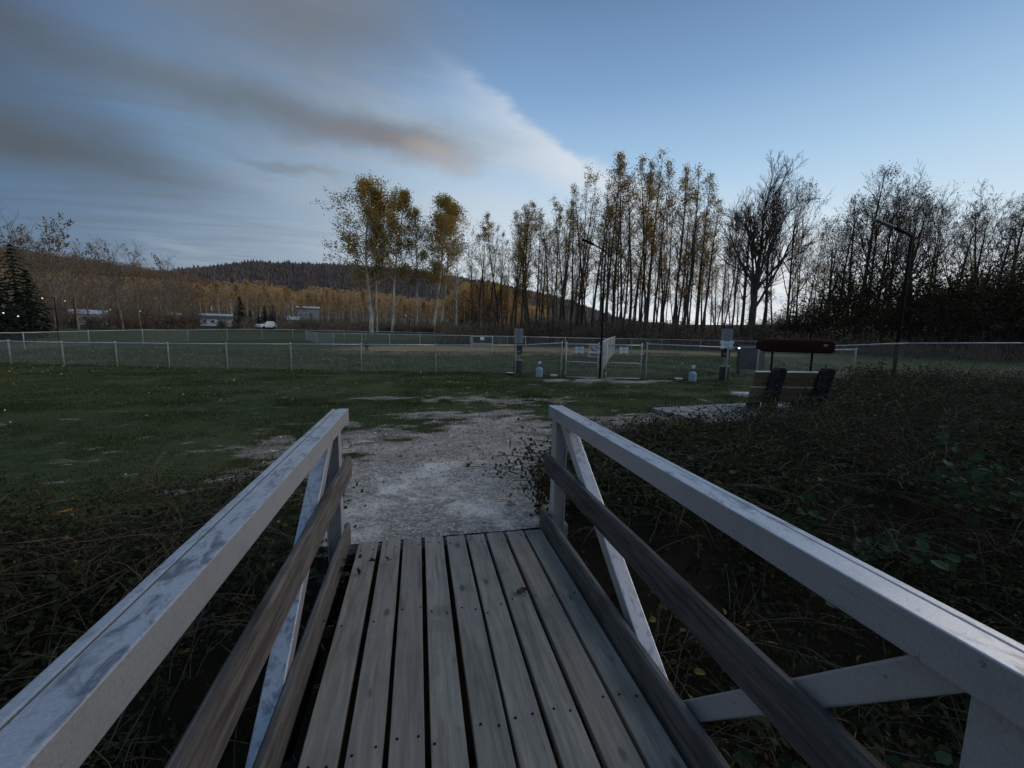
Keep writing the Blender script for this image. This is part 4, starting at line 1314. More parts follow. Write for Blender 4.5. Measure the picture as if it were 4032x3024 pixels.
def jug(label, x_, y_, rz, s=1.0):
    z_ = float(gz(x_, y_))-0.01
    root = thing('water_jug', label, 'water jug', (x_, y_, z_), rz, 'water jugs with pumps')
    root.scale = (s, s, s)
    prof = [(0.11, 0.0), (0.13, 0.012), (0.134, 0.05), (0.128, 0.07), (0.134, 0.09), (0.134, 0.17), (0.127, 0.185), (0.134, 0.20), (0.134, 0.28), (0.125, 0.32), (0.09, 0.355), (0.05, 0.375), (0.03, 0.385), (0.028, 0.42)]
    obj('bottle', MB().lathe(prof, 24), MT['bottle'], root, smooth=True)
    obj('pump_collar', MB().lathe([(0.04, 0.415), (0.055, 0.42), (0.052, 0.47), (0.045, 0.475)], 16), MT['blue'], root, smooth=True)
    obj('pump_body', MB().lathe([(0.05, 0.475), (0.058, 0.48), (0.062, 0.56), (0.058, 0.60), (0.05, 0.605)], 16), MT['white'], root, smooth=True)
    obj('pump_cap', MB().lathe([(0.055, 0.605), (0.052, 0.63), (0.04, 0.65), (0.015, 0.656)], 16), MT['blue'], root, smooth=True)
    obj('spout', MB().tube([(0.04, 0, 0.465), (0.10, -0.01, 0.475), (0.125, -0.01, 0.45)], [0.014, 0.012, 0.011], 8), MT['blue'], root, smooth=True)


jug('blue tinted water jug with pump standing left of the gates', 4.42, 14.98, 0.2)
jug('blue tinted water jug with pump standing right of the gates', 9.62, 13.10, -0.4)


def bowl(label, x_, y_, s, m):
    root = thing('water_bowl', label, 'bowl', (x_, y_, float(gz(x_, y_))), 0, 'dog water bowls')
    obj('bowl_shell', MB().lathe([(0.09, 0.0), (0.10, 0.004), (0.13, 0.075), (0.135, 0.08), (0.128, 0.08), (0.095, 0.015), (0.001, 0.012)], 20).transform(None), MT[m], root, smooth=True)
    obj('rim', MB().lathe([(0.127, 0.078), (0.142, 0.08), (0.142, 0.09), (0.128, 0.09)], 20), MT['white'], root, smooth=True)
    root.scale = (s, s, s)


bowl('dark bowl with white rim at the foot of the first waste station', 3.44, 15.65, 1.0, 'black')
bowl('white bowl between the first water jug and the left gate', 4.88, 14.62, 1.05, 'white')
bowl('shallow white bowl just left of the second water jug', 9.30, 13.45, 1.05, 'white')

# ----------------------------------------------------------------- bench, sign, bin, frame, hydrant
BL = (7.15, 7.28)
ba = rad(-9.5)
root = thing('park_bench', 'wooden bench with dark concrete posts seen from behind among weeds', 'bench', (BL[0], BL[1], 0.02), ba)
tilt = 0.27
for x_ in (0.0, 1.02):
    w_ = 0.20
    prof = []
    hh = 0.98
    pts = [(-w_/2, 0.0), (w_/2, 0.0), (w_/2, hh-0.06), (w_/4, hh), (-w_/4, hh), (-w_/2, hh-0.06)]
    mb_ = MB()
    V = []
    for yy in (-0.12, 0.12):
        for px, pz in pts: V.append((x_+px, yy-tilt*pz-0.06, pz))
    n_ = len(pts)
    mb_.add(V, [tuple(range(n_)), tuple(range(n_, 2*n_))[::-1]]+[(i, n_+i, n_+(i+1) % n_, (i+1) % n_) for i in range(n_)])
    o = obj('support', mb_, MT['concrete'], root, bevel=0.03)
for i, (zc, hb) in enumerate(((0.715, 0.30), (0.44, 0.185))):
    Rt = np.array([[1, 0, 0], [0, 1, -tilt], [0, tilt, 1]])
    o = obj('back_board', MB().box((0.33, 0.115-tilt*zc, zc), (1.40, 0.055, hb), Rt), MT['benchwood'], root, bevel=0.006)
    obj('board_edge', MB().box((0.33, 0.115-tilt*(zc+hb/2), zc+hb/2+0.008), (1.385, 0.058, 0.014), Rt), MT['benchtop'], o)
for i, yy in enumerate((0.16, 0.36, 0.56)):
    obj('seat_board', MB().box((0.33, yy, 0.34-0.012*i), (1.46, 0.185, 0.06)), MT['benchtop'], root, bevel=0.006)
obj('seat_rail', MB().box((0.33, 0.08, 0.255), (1.40, 0.06, 0.11)), MT['benchwood'], root)
for x_ in (0.0, 1.02): obj('seat_leg', MB().box((x_, 0.42, 0.145), (0.18, 0.22, 0.29)), MT['concrete'], root)

# red log sign
sl, sr = np.array([8.18, 8.78]), np.array([9.28, 7.68])
dl = sr-sl; SLn = np.linalg.norm(dl)
root = thing('dog_park_sign', 'dark red log sign with carved DOG PARK letters on two thin posts', 'sign', ((sl[0]+sr[0])/2, (sl[1]+sr[1])/2, float(gz(8.7, 8.2))), math.atan2(dl[1], dl[0]))
nA, nB = 22, 14
V = []
rgs = np.random.default_rng(5)
for i in range(nA+1):
    u = i/nA; x_ = (u-0.5)*SLn
    e_ = min(1.0, (0.55+0.45*min(1, u/0.12)) if u < 0.12 else 1.0)*(1.0 if u < 0.93 else 1-0.25*((u-0.93)/0.07)**2)
    for k_ in range(nB):
        a_ = 2*PI*k_/nB
        cx_, cz_ = math.cos(a_), math.sin(a_)
        V.append((x_, 0.10*np.sign(cx_)*abs(cx_)**0.5*e_+rgs.normal()*0.002, 1.44+0.158*np.sign(cz_)*abs(cz_)**0.6*e_+rgs.normal()*0.003))
F = [(i*nB+k_, i*nB+(k_+1) % nB, (i+1)*nB+(k_+1) % nB, (i+1)*nB+k_) for i in range(nA) for k_ in range(nB)]
F += [tuple(range(nB))[::-1], tuple(nA*nB+k_ for k_ in range(nB))]
lg = obj('log_board', MB().add(V, F), MT['redwood'], root, smooth=True)
fc = bpy.data.curves.new('lettering', 'FONT')
fc.body = 'DOG PARK'; fc.size = 0.185; fc.extrude = 0.012; fc.align_x = 'CENTER'; fc.align_y = 'CENTER'; fc.space_character = 1.12; fc.offset = 0.004
to = bpy.data.objects.new('tmp', fc); COL.objects.link(to)
bpy.context.view_layer.update()
me = bpy.data.meshes.new_from_object(to.evaluated_get(bpy.context.evaluated_depsgraph_get()))
bpy.data.objects.remove(to)
me.materials.clear(); me.materials.append(MT['letters'])
lo = bpy.data.objects.new('lettering', me); COL.objects.link(lo); lo.parent = root
lo.location = (-0.02, -0.099, 1.435); lo.rotation_euler = (rad(90), 0, 0)
obj('pale_patch', MB().box((SLn*0.385, -0.103, 1.47), (0.07, 0.012, 0.05)), MT['boardgrey'], root)
for x_ in (-0.42, 0.37): obj('post', MB().tube([(x_, 0, -0.1), (x_, 0, 1.34)], 0.024, 8), MT['darkpole'], root, smooth=True)

# bear proof bin behind the fence
root = thing('litter_bin', 'large grey metal litter bin with black side behind the fence', 'litter bin', (13.65, 15.2, 0.0), rad(-43))
obj('front_panel', MB().box((0.22, -0.36, 0.74), (1.02, 0.04, 0.98)), MT['binpanel'], root, bevel=0.012)
obj('body', MB().box((0.20, 0.05, 0.70), (1.0, 0.76, 0.9)), MT['black'], root, bevel=0.02)
obj('lid', MB().box((0.22, 0.05, 1.21), (1.06, 0.84, 0.07)), MT['binpanel'], root, bevel=0.02)
obj('handle', MB().tube([(0.50, -0.40, 1.0), (0.50, -0.44, 1.0), (0.66, -0.44, 1.0), (0.66, -0.40, 1.0)], 0.014, 6), MT['black'], root)
for x_ in (-0.2, 0.6): obj('skid', MB().box((x_, 0.05, 0.1), (0.08, 0.8, 0.24)), MT['black'], root)
lk = thing('marker_lamp', 'small bright white lamp at the left edge of the grey litter bin', 'lamp', (13.12, 14.98, float(gz(13.1, 15))))
obj('stake', MB().tube([(0, 0, 0), (0, 0, 1.08)], 0.025, 6), MT['black'], lk)
obj('bulb', MB().lathe([(0.005, 1.10), (0.03, 1.11), (0.035, 1.13), (0.025, 1.155), (0.005, 1.16)], 10), MT['lampwhite'], lk, smooth=True)

# white agility frame inside the park
x_, y_ = 11.65, 26.2
root = thing('agility_frame', 'white tube frame with slanting brace on the grass behind the left gate', 'dog obstacle', (x_, y_, float(gz(x_, y_))), rad(-20))
fr = MB()
w_ = 0.42
for s_ in (-1, 1): fr.tube([(s_*w_, 0, 0.02), (s_*w_, 0, 0.78)], 0.026, 6)
for z_ in (0.06, 0.36, 0.78): fr.tube([(-w_, 0, z_), (w_, 0, z_)], 0.026, 6)
obj('frame', fr, MT['white'], root)
obj('brace', MB().beam((-0.2, 0, 0.70), (0.36, 0, 0.42), 0.03, 0.09), MT['white'], root)
obj('panel', MB().box((0.06, 0.03, 0.57), (0.62, 0.012, 0.30)), MT['signink'], root)
obj('lower_rail', MB().box((0, 0, 0.40), (0.86, 0.03, 0.07)), MT['white'], root)
for s_ in (-1, 1): obj('foot', MB().tube([(s_*w_, -0.25, 0.03), (s_*w_, 0.25, 0.03)], 0.026, 6), MT['white'], root)

# hydrant
root = thing('fire_hydrant', 'dark red fire hydrant standing alone on the park grass', 'fire hydrant', (-4.12, 35.4, float(gz(-4.1, 35.4))))
obj('barrel', MB().lathe([(0.15, 0), (0.15, 0.03), (0.10, 0.04), (0.10, 0.42), (0.125, 0.43), (0.125, 0.46), (0.10, 0.47)], 12), MT['hydrant'], root, smooth=True)
obj('bonnet', MB().lathe([(0.11, 0.47), (0.10, 0.53), (0.06, 0.58), (0.03, 0.60), (0.03, 0.65), (0.01, 0.655)], 12), MT['hydrant'], root, smooth=True)
for s_ in (-1, 1): obj('side_cap', MB().tube([(s_*0.08, 0, 0.33), (s_*0.19, 0, 0.33), (s_*0.20, 0, 0.33)], [0.06, 0.06, 0.03], 8), MT['hydrant'], root)
obj('front_cap', MB().tube([(0, -0.08, 0.28), (0, -0.19, 0.28)], 0.07, 8), MT['hydrant'], root)

# ----------------------------------------------------------------- lamp posts


def lamppost(label, x_, y_, H, adir, alen, rise, pr, ar, headl, pale, lean=(0, 0)):
    root = thing('lamp_post', label, 'lamp post', (x_, y_, float(gz(x_, y_))), 0, 'dark lamp posts in the dog park')
    t = np.array([lean[0], lean[1], H])
    obj('pole', MB().tube([(0, 0, -0.2), t*0.5, t], [pr, pr*0.85, pr*0.62], 10), MT['darkpole'], root, smooth=True)
    d = np.array([math.cos(adir), math.sin(adir), 0])
    e = t+d*alen*0.5+np.array([0, 0, rise*0.5])
    e2 = t+d*alen+np.array([0, 0, rise])
    obj('arm', MB().tube([t+(0, 0, -0.03), e], ar, 8), MT['darkpole'], root, smooth=True)
    hd = obj('lamp_head', MB().beam(e, e2, headl, 0.07), MT['boardgrey' if pale else 'darkpole'], root, bevel=0.02)
    return root


lamppost('thin black lamp post rising beside the left gate', 6.60, 14.34, 4.63, rad(185), 0.95, 0.3, 0.038, 0.028, 0.10, False)
lamppost('thick dark lamp post standing in weeds right of the red sign', 18.12, 12.52, 5.40, rad(172), 1.55, 0.5, 0.07, 0.05, 0.17, True)
p = pt(7.1, 92)
lamppost('small distant dark lamp post just right of the poplar stand', p[0], p[1], EYE+0.0705*92-p[2], rad(180), 1.2, 0.5, 0.12, 0.09, 0.3, False)

# lit street lamps far behind


def street(label, a_, tn, r_):
    x_, y_, z_ = pt(a_, r_)
    H = EYE+tn*r_-z_
    root = thing('street_lamp', label, 'street lamp', (x_, y_, z_), 0, 'lit street lamps among the far trees')
    obj('pole', MB().tube([(0.6, 0.5, 0), (0.6, 0.5, H+0.15)], [0.07, 0.045], 6), MT['darkpole'], root)
    obj('arm', MB().tube([(0.6, 0.5, H+0.15), (0, 0, H+0.1)], 0.03, 5), MT['darkpole'], root)
    obj('lamp_glass', MB().lathe([(0.02, H-0.05), (0.055, H-0.02), (0.06, H), (0.045, H+0.03), (0.01, H+0.04)], 8), MT['lamp'], root, smooth=True)


for lab, a_, tn, r_ in (('lit street lamp highest of those on the far left', -35.5, 0.0409, 60), ('lit street lamp above the left white house', -34.1, 0.0382, 84), ('lit street lamp just right of the left white house', -31.1, 0.0268, 88), ('dim lit street lamp between the left house and pale shed', -28.9, 0.0262, 92),
                        ('lit street lamp by the dark spruce at the left edge', -37.86, 0.0159, 57), ('lit street lamp below the dark spruce on the far left', -37.05, 0.0116, 56), ('lit street lamp left of the poplar stand', -9.38, 0.0506, 98), ('lit street lamp between the poplar trunks', -1.62, 0.0355, 84), ('lit street lamp beside the far utility pole', -15.4, 0.0272, 120)):
    street(lab, a_, tn, r_)

# ----------------------------------------------------------------- houses, car, poles, mast


def house(label, a0, a1, r_, z_eave, z_top, wall, roof, depth=6, flat=True, nwin=2, zb=None):
    am = (a0+a1)/2
    x_, y_, z_ = pt(am, r_)
    if zb is not None: z_ = zb
    w_ = r_*rad(a1-a0)
    root = thing('house', label, 'house', (x_, y_, z_), -rad(am))
    he = z_eave-z_; ht = z_top-z_
    obj('wall', MB().box((0, depth/2, he/2), (w_, depth, he)), MT[wall], root)
    if flat:
        obj('roof', MB().box((0, depth/2, he+(ht-he)*0.3), (w_+0.5, depth+0.6, (ht-he)*0.6)), MT[roof], root)
        obj('parapet', MB().box((0, depth/2, he+(ht-he)*0.8), (w_+0.7, depth+0.8, (ht-he)*0.4)), MT['house_white'], root)
    else:
        mb_ = MB().add([(-w_/2-.3, -.4, he), (w_/2+.3, -.4, he), (w_/2+.3, depth+.4, he), (-w_/2-.3, depth+.4, he), (-w_/2-.3, depth/2, ht), (w_/2+.3, depth/2, ht)],
                       [(0, 1, 5, 4), (2, 3, 4, 5), (0, 4, 3), (1, 2, 5), (0, 3, 2, 1)])
        obj('roof', mb_, MT[roof], root)
    for k_ in range(nwin):
        xc = -w_*0.36+w_*0.24*k_
        wn = obj('window', MB().box((xc, -0.03, he*0.62), (0.7, 0.06, 0.75)), MT['house_white'], root)
        obj('pane', MB().box((xc, -0.065, he*0.62), (0.56, 0.02, 0.6)), MT['glass_dark'], wn)
    d_ = obj('door', MB().box((w_*0.12, -0.03, he*0.36), (0.85, 0.06, he*0.7)), MT['house_teal'], root)
    obj('handle', MB().box((w_*0.12+0.3, -0.08, he*0.36), (0.08, 0.06, 0.1)), MT['steel'], d_)
    return root


hr = house('small white house with teal flat roof left of the spruces', -24.05, -21.15, 122, EYE+0.0162*122, EYE+0.0262*122, 'house_white', 'house_teal')
obj('chimney', MB().box((-0.8, 2, 4.2), (0.25, 0.25, 1.0)), MT['house_pale'], hr)
house('white two storey house half hidden by bare trees on the far left', -33.9, -31.4, 116, EYE+0.018*116, EYE+0.0262*116, 'house_white', 'house_pale', flat=False, nwin=3)
house('tiny white shed between the two white houses', -26.6, -25.7, 118, EYE+0.021*118, EYE+0.0262*118, 'house_white', 'house_pale', flat=False, nwin=1)
house('distant pale roofed house up the slope right of the utility pole', -14.5, -12.1, 140, EYE+0.044*140, EYE+0.049*140, 'boardgrey', 'house_pale', flat=False, nwin=2)
house('low pale roofed shed below the utility pole', -15.5, -14.3, 118, EYE+0.0185*118, EYE+0.0262*118, 'house_pale', 'house_pale', flat=False, nwin=0)

x_, y_, z_ = pt(-17.85, 104)
root = thing('parked_car', 'white parked car beyond the far fence beside the spruces', 'car', (x_, y_, z_+0.02), rad(60))
prof = [(-2.1, 0.35), (-2.1, 0.85), (-1.9, 1.0), (-0.9, 1.1), (-0.3, 1.62), (1.3, 1.66), (1.95, 1.1), (2.1, 1.0), (2.1, 0.35)]
mb_ = MB()
n_ = len(prof)
V = [(px, s_*0.86*(0.82 if pz > 1.2 else 1), pz) for s_ in (-1, 1) for px, pz in prof]
mb_.add(V, [tuple(range(n_)), tuple(range(n_, 2*n_))[::-1]]+[(i, n_+i, n_+(i+1) % n_, (i+1) % n_) for i in range(n_)])
obj('body', mb_, MT['white'], root, bevel=0.06)
for s_ in (-1, 1):
    obj('window', MB().add([(-0.75, s_*0.80, 1.15), (1.6, s_*0.80, 1.15), (1.2, s_*0.73, 1.55), (-0.25, s_*0.73, 1.55)], [(0, 1, 2, 3)]).box((0.5, s_*0.775, 1.3), (1.3, 0.05, 0.2)), MT['glass_dark'], root)
    for x2 in (-1.3, 1.3): obj('wheel', MB().tube([(x2, s_*0.70, 0.32), (x2, s_*0.89, 0.32)], 0.33, 12), MT['tyre'], root)
obj('windscreen', MB().beam((-0.98, 0, 1.12), (-0.36, 0, 1.62), 1.25, 0.03), MT['glass_dark'], root)
for s_ in (-1, 1): obj('headlight', MB().box((-2.08, s_*0.6, 0.8), (0.08, 0.3, 0.14)), MT['house_pale'], root)


def upole(label, a_, tn, r_, m):
    x_, y_, z_ = pt(a_, r_)
    root = thing('utility_pole', label, 'utility pole', (x_, y_, z_), -rad(a_), 'wooden poles near the houses')
    H = EYE+tn*r_-z_
    obj('pole', MB().tube([(0, 0, -0.2), (0, 0, H)], [0.16, 0.11], 8), MT[m], root, smooth=True)
    obj('crossarm', MB().box((0, -0.12, H-0.5), (1.3, 0.1, 0.1)), MT[m], root)


upole('pale utility pole standing behind the teal roofed house', -21.2, 0.0566, 132, 'bark_pale')
upole('pale utility pole right of the dark spruces', -15.0, 0.058, 126, 'bark_pale')
aM = -9.48
zM = float(hzB(np.array([aM]), np.array([1240.0]))[0])
root = thing('radio_mast', 'thin radio mast on the crest of the far hill', 'mast', (1240*math.sin(rad(aM)), 1240*math.cos(rad(aM)), zM))
obj('mast_pole', MB().tube([(0, 0, 0), (0, 0, EYE+0.161*1240-zM)], [1.0, 0.45], 6), MT['darkpole'], root)
obj('antenna', MB().tube([(0, 0, EYE+0.155*1240-zM), (0, 0, EYE+0.159*1240-zM)], 0.9, 8), MT['darkpole'], root)

# ----------------------------------------------------------------- footbridge
FB = thing('footbridge', 'narrow footbridge with weathered plank deck and grey metal truss railings', 'footbridge', (0.24, 0, 0))
OX = -0.24
rb = np.random.default_rng(11)
DY0 = -3.0
for k_ in range(9):
    xc = -0.38+0.16*k_+OX+rb.uniform(-0.002, 0.002)
    y1 = 3.165-0.008*k_+rb.uniform(-0.008, 0.008)
    w_ = 0.138+rb.uniform(-0.004, 0.003)
    n_ = 26
    ysb = np.linspace(DY0, y1, n_)
    zb_ = rb.uniform(-0.004, 0.002)
    cup = rb.uniform(-0.003, 0.002)
    wav = np.cumsum(rb.normal(size=n_))*0.0009
    prf = [(-0.5, -0.038), (-0.5, -0.004), (-0.48, 0.0), (-0.25, cup), (0, cup*1.4), (0.25, cup), (0.48, 0.0), (0.5, -0.004), (0.5, -0.038)]
    m_ = len(prf)
    V = [(xc+a_*w_+wav[i], ysb[i]-0, z_+zb_) for i in range(n_) for a_, z_ in prf]
    F = [(i*m_+j, (i+1)*m_+j, (i+1)*m_+(j+1) % m_, i*m_+(j+1) % m_) for i in range(n_-1) for j in range(m_)]
    F += [tuple(range(m_)), tuple((n_-1)*m_+j for j in range(m_))[::-1]]
    bo = obj('deck_board', MB().add(V, F), MT['deck'], FB)
    nl = MB()
    for yy in (3.02, 2.25, 1.5, 0.75, 0.0, -0.75):
        for s_ in (-0.3, 0.3):
            if rb.random() < 0.2: continue
            nl.lathe([(0.0055, 0.0), (0.006, 0.0025), (0.004, 0.004), (0.0005, 0.0042)], 7, (xc+s_*w_+rb.normal()*0.009, yy+rb.normal()*0.025, zb_-0.0005))
    obj('nail_heads', nl, MT['black'], bo, kind='stuff')


def board(name, x_, w_, z0, z1, y0, y1, m, seed):
    rg = np.random.default_rng(seed)
    n_ = 40
    yy = np.linspace(y0, y1, n_)
    zt = z1+np.cumsum(rg.normal(size=n_))*0.0016; zt += z1-zt[-1]
    zl = z0+rg.normal(size=n_)*0.0012
    xo = np.cumsum(rg.normal(size=n_))*0.0007
    c_ = 0.012
    V = []
    for i in range(n_):
        a_, b_ = x_-w_/2+xo[i], x_+w_/2+xo[i]
        V += [(a_, yy[i], zl[i]), (a_, yy[i], zt[i]-c_), (a_+c_, yy[i], zt[i]), (b_-c_, yy[i], zt[i]+rg.normal()*0.001), (b_, yy[i], zt[i]-c_), (b_, yy[i], zl[i])]
    F = [(i*6+j, i*6+(j+1) % 6, (i+1)*6+(j+1) % 6, (i+1)*6+j) for i in range(n_-1) for j in range(6)]
    F += [tuple(range(6))[::-1], tuple((n_-1)*6+j for j in range(6))]
    return obj(name, MB().add(V, F), MT[m], FB)


board('kerb_board', -0.545+OX, 0.042, -0.04, 0.135, DY0, 3.22, 'kerb', 1)
board('kerb_board', 1.012+OX, 0.042, -0.04, 0.14, DY0, 3.235, 'kerb', 2)
board('guard_board', -0.545+OX, 0.045, 0.47, 0.628, DY0, 3.33, 'guard', 3)
board('guard_board', 1.032+OX, 0.045, 0.465, 0.615, DY0, 3.22, 'guard', 4)


def top_rail(xi, sgn, y1):
    """sgn +1: outer side towards +x"""
    mb_ = MB()
    # box section, groove, outer lip
    mb_.box((xi+sgn*0.039+OX, (DY0+y1)/2, 0.983), (0.078, y1-DY0, 0.094))
    mb_.box((xi+sgn*0.0815+OX, (DY0+y1)/2, 0.975), (0.0072, y1-DY0-0.002, 0.07))
    mb_.box((xi+sgn*0.0985+OX, (DY0+y1)/2, 0.982), (0.0268, y1-DY0+0.003, 0.092))
    return obj('top_rail', mb_, MT['rail'], FB, bevel=0.005)


top_rail(-0.505, -1, 3.17)
top_rail(1.008, 1, 3.125)


def hpost(name, x_, y_, z0, z1, wx=0.085, wy=0.10, t_=0.012):
    mb_ = MB()
    for s_ in (-1, 1): mb_.box((x_+s_*wx/2+OX, y_, (z0+z1)/2), (t_, wy, z1-z0))
    mb_.box((x_+OX, y_-wy*0.25, (z0+z1)/2), (wx-t_, t_, z1-z0))
    return obj(name, mb_, MT['rail'], FB, bevel=0.002)


for x_ in (-0.60, 1.085):
    hpost('end_post', x_, 3.06, -0.25, 0.935)
    hpost('end_post', x_, 0.46, -0.25, 0.935)
    hpost('end_post', x_, -2.4, -0.25, 0.935)


def brace(x_, ya, za, yb, zb_, w_=0.085, t_=0.075):
    return obj('brace', MB().beam((x_+OX, ya, za), (x_+OX, yb, zb_), w_, t_), MT['rail'], FB, bevel=0.006)


for x_ in (-0.605, 1.09):
    brace(x_, 2.93, 0.935, 1.52, -0.08)
    brace(x_, 0.55, 0.935, 1.46, -0.08)
    brace(x_, 0.36, 0.935, -0.6, -0.08)
    obj('bottom_chord', MB().box((x_+OX, 0.1, -0.24), (0.08, 6.2, 0.10)), MT['darkpole'], FB, bevel=0.005)
for yy in (3.02, 2.25, 1.5, 0.75, 0.0, -0.75, -1.5, -2.25):
    obj('cross_beam', MB().box((0.24+OX, yy, -0.085), (1.58, 0.09, 0.085)), MT['darkpole'], FB)

# ----------------------------------------------------------------- lawn, gravel, leaves
rg = np.random.default_rng(77)


def scatter(n, x0, x1, y0, y1): return rg.uniform(x0, x1, n), rg.uniform(y0, y1, n)


def blades(x_, y_, hgt, wid, tint, lean=0.6):
    n_ = len(x_)
    z_ = gz(x_, y_)
    a_ = rg.random(n_)*2*PI; b_ = rg.random(n_)*2*PI
    px, py = np.cos(a_)*wid/2, np.sin(a_)*wid/2
    l_ = hgt*lean*rg.random(n_)
    V = np.stack([np.stack([x_-px, y_-py, z_-0.01], 1), np.stack([x_+px, y_+py, z_-0.01], 1), np.stack([x_+np.cos(b_)*l_, y_+np.sin(b_)*l_, z_+hgt], 1)], 1)
    return V.reshape(-1, 3), np.arange(n_*3).reshape(n_, 3), tint


mb = MB()
for n_, box_, hg, wd in ((150000, (-13, 11, 4.4, 10.5), 0.05, 0.010), (150000, (-20, 14, 9.5, 17), 0.06, 0.016), (90000, (-26, 24, 16, 34), 0.085, 0.035)):
    x_, y_ = scatter(n_, *box_)
    ok = (bare(x_, y_)+rg.normal(size=n_)*0.16 < 0.40) & ~inside(x_, y_, BR) & ~((np.abs(x_-0.2) < 1.1) & (y_ < 5.2))
    ok &= (np.abs(np.degrees(np.arctan2(x_, y_))-12.7) < 56)
    ok &= ~((np.abs((x_-6.95)+0.12*(y_-7.45)) < 1.95) & (np.abs((y_-7.45)-0.12*(x_-6.95)) < 0.8))
    x_, y_ = x_[ok], y_[ok]
    cl = vnoise(x_, y_, 1.3, 61, 3)
    h_ = hg*(0.15+2.4*np.clip(cl-0.28, 0, 1))*rg.uniform(0.5, 1.2, len(x_))
    mb.add(*blades(x_, y_, h_, wd*rg.uniform(0.7, 1.3, len(x_)), np.clip(-0.25+1.5*vnoise(x_, y_*1.5, 0.55, 62, 4)+rg.normal(size=len(x_))*0.18, 0, 1)))
obj('lawn_grass', mb, MT['grass'], kind='stuff')

# gravel stones
n_ = 26000
x_, y_ = scatter(n_, -4.6, 5.5, 3.9, 9.5)
ok = (bare(x_, y_) > 0.45+0.25*rg.random(n_)) & ~inside(x_, y_, BR)
x_, y_ = x_[ok], y_[ok]
pad = (np.abs(x_-0.2) < 1.05) & (y_ < 5.12)
ok = ~pad | (rg.random(len(x_)) < 0.35)
x_, y_, pad = x_[ok], y_[ok], pad[ok]
z_ = np.where(pad, -0.018, gz(x_, y_)+0.012)
s_ = rg.uniform(0.004, 0.015, len(x_))*(1+1.3*(rg.random(len(x_)) > 0.94))
o8 = np.array([(1, 0, 0), (0, 1, 0), (-1, 0, 0), (0, -1, 0), (0, 0, 0.8), (0, 0, -0.5)], float)
V = np.stack([x_, y_, z_], 1)[:, None]+o8[None]*s_[:, None, None]*rg.uniform(0.6, 1.3, (len(x_), 6, 3))
b_ = (np.arange(len(x_))*6)[:, None]
F = np.concatenate([b_+np.array([q]) for q in ((0, 1, 4), (1, 2, 4), (2, 3, 4), (3, 0, 4))])
obj('gravel_stones', MB().add(V.reshape(-1, 3), F, np.tile(np.clip(rg.normal(0.45, 0.28, len(x_)), 0, 1), 4)), MT['pebble'], kind='stuff')

# fallen leaves over the lawn and the park
mb = MB()
for n_, box_, sz in ((190, (-12, 12, 5.0, 13.5), 0.05), (420, (-16, 13, 10, 17), 0.05), (2600, (-24, 26, 16, 40), 0.075)):
    x_, y_ = scatter(n_, *box_)
    ok = ~inside(x_, y_, BR) & (vnoise(x_, y_, 0.45, 8, 3)+0.3*rg.random(n_) > 0.68)
    x_, y_ = x_[ok], y_[ok]
    C = np.stack([x_, y_, gz(x_, y_)+0.03+0.03*rg.random(len(x_))], 1)
    V, F = leafquads(C, rg.uniform(sz*0.6, sz*1.35, len(C)), rg, 0.8, 1.2, fold=0.12)
    t_ = rg.random(len(C))
    mb.add(V, F, np.tile(t_, 2))
obj('fallen_leaves', mb, MT['fallen'], kind='stuff')


def one_leaf(label, loc, size, m, rz, seed):
    rl = np.random.default_rng(seed)
    ol = []
    for k_ in range(9):
        u = k_/8; ol.append((size*0.5*(u*2-1), size*0.36*math.sin(PI*u)**0.8*(1+0.12*math.sin(k_*2.7)), 0.012+0.02*abs(u-0.5)))
    V = [(x_, y_, z_) for x_, y_, z_ in ol]+[(x_, 0, 0.004) for x_, y_, z_ in ol]+[(x_, -y_*0.9, z_*1.3) for x_, y_, z_ in ol]
    F = [(i, i+1, 9+i+1, 9+i) for i in range(8)]+[(9+i, 9+i+1, 18+i+1, 18+i) for i in range(8)]
    r = thing('fallen_leaf', label, 'leaf', loc, rz, 'single fallen leaves near the bridge')
    o = obj('blade', MB().add(V, F, 0.4), m, r)
    obj('stalk', MB().tube([(-size*0.5, 0, 0.006), (-size*0.8, size*0.06, 0.01)], 0.0016, 5), MT['cane'], r)


rust = simple('rust_brown_leaf', (0.16, 0.075, 0.045), (0.10, 0.05, 0.03), 30, 0.8)
tan = simple('tan_leaf', (0.42, 0.33, 0.24), (0.28, 0.2, 0.14), 30, 0.8)
ylw = simple('ochre_leaf', (0.42, 0.24, 0.05), (0.3, 0.16, 0.04), 30, 0.8)
one_leaf('rust brown leaf lying on the deck planks', (0.61, 2.32, 0.002), 0.075, rust, 0.3, 1)
one_leaf('pale tan curled leaf lying on the concrete pad', (0.84, 3.66, -0.012), 0.085, tan, 2.2, 2)
one_leaf('ochre leaf caught on the weeds left of the bridge', (-2.60, 3.62, 0.20), 0.085, ylw, 1.0, 3)

# ----------------------------------------------------------------- rank vegetation along the ditch


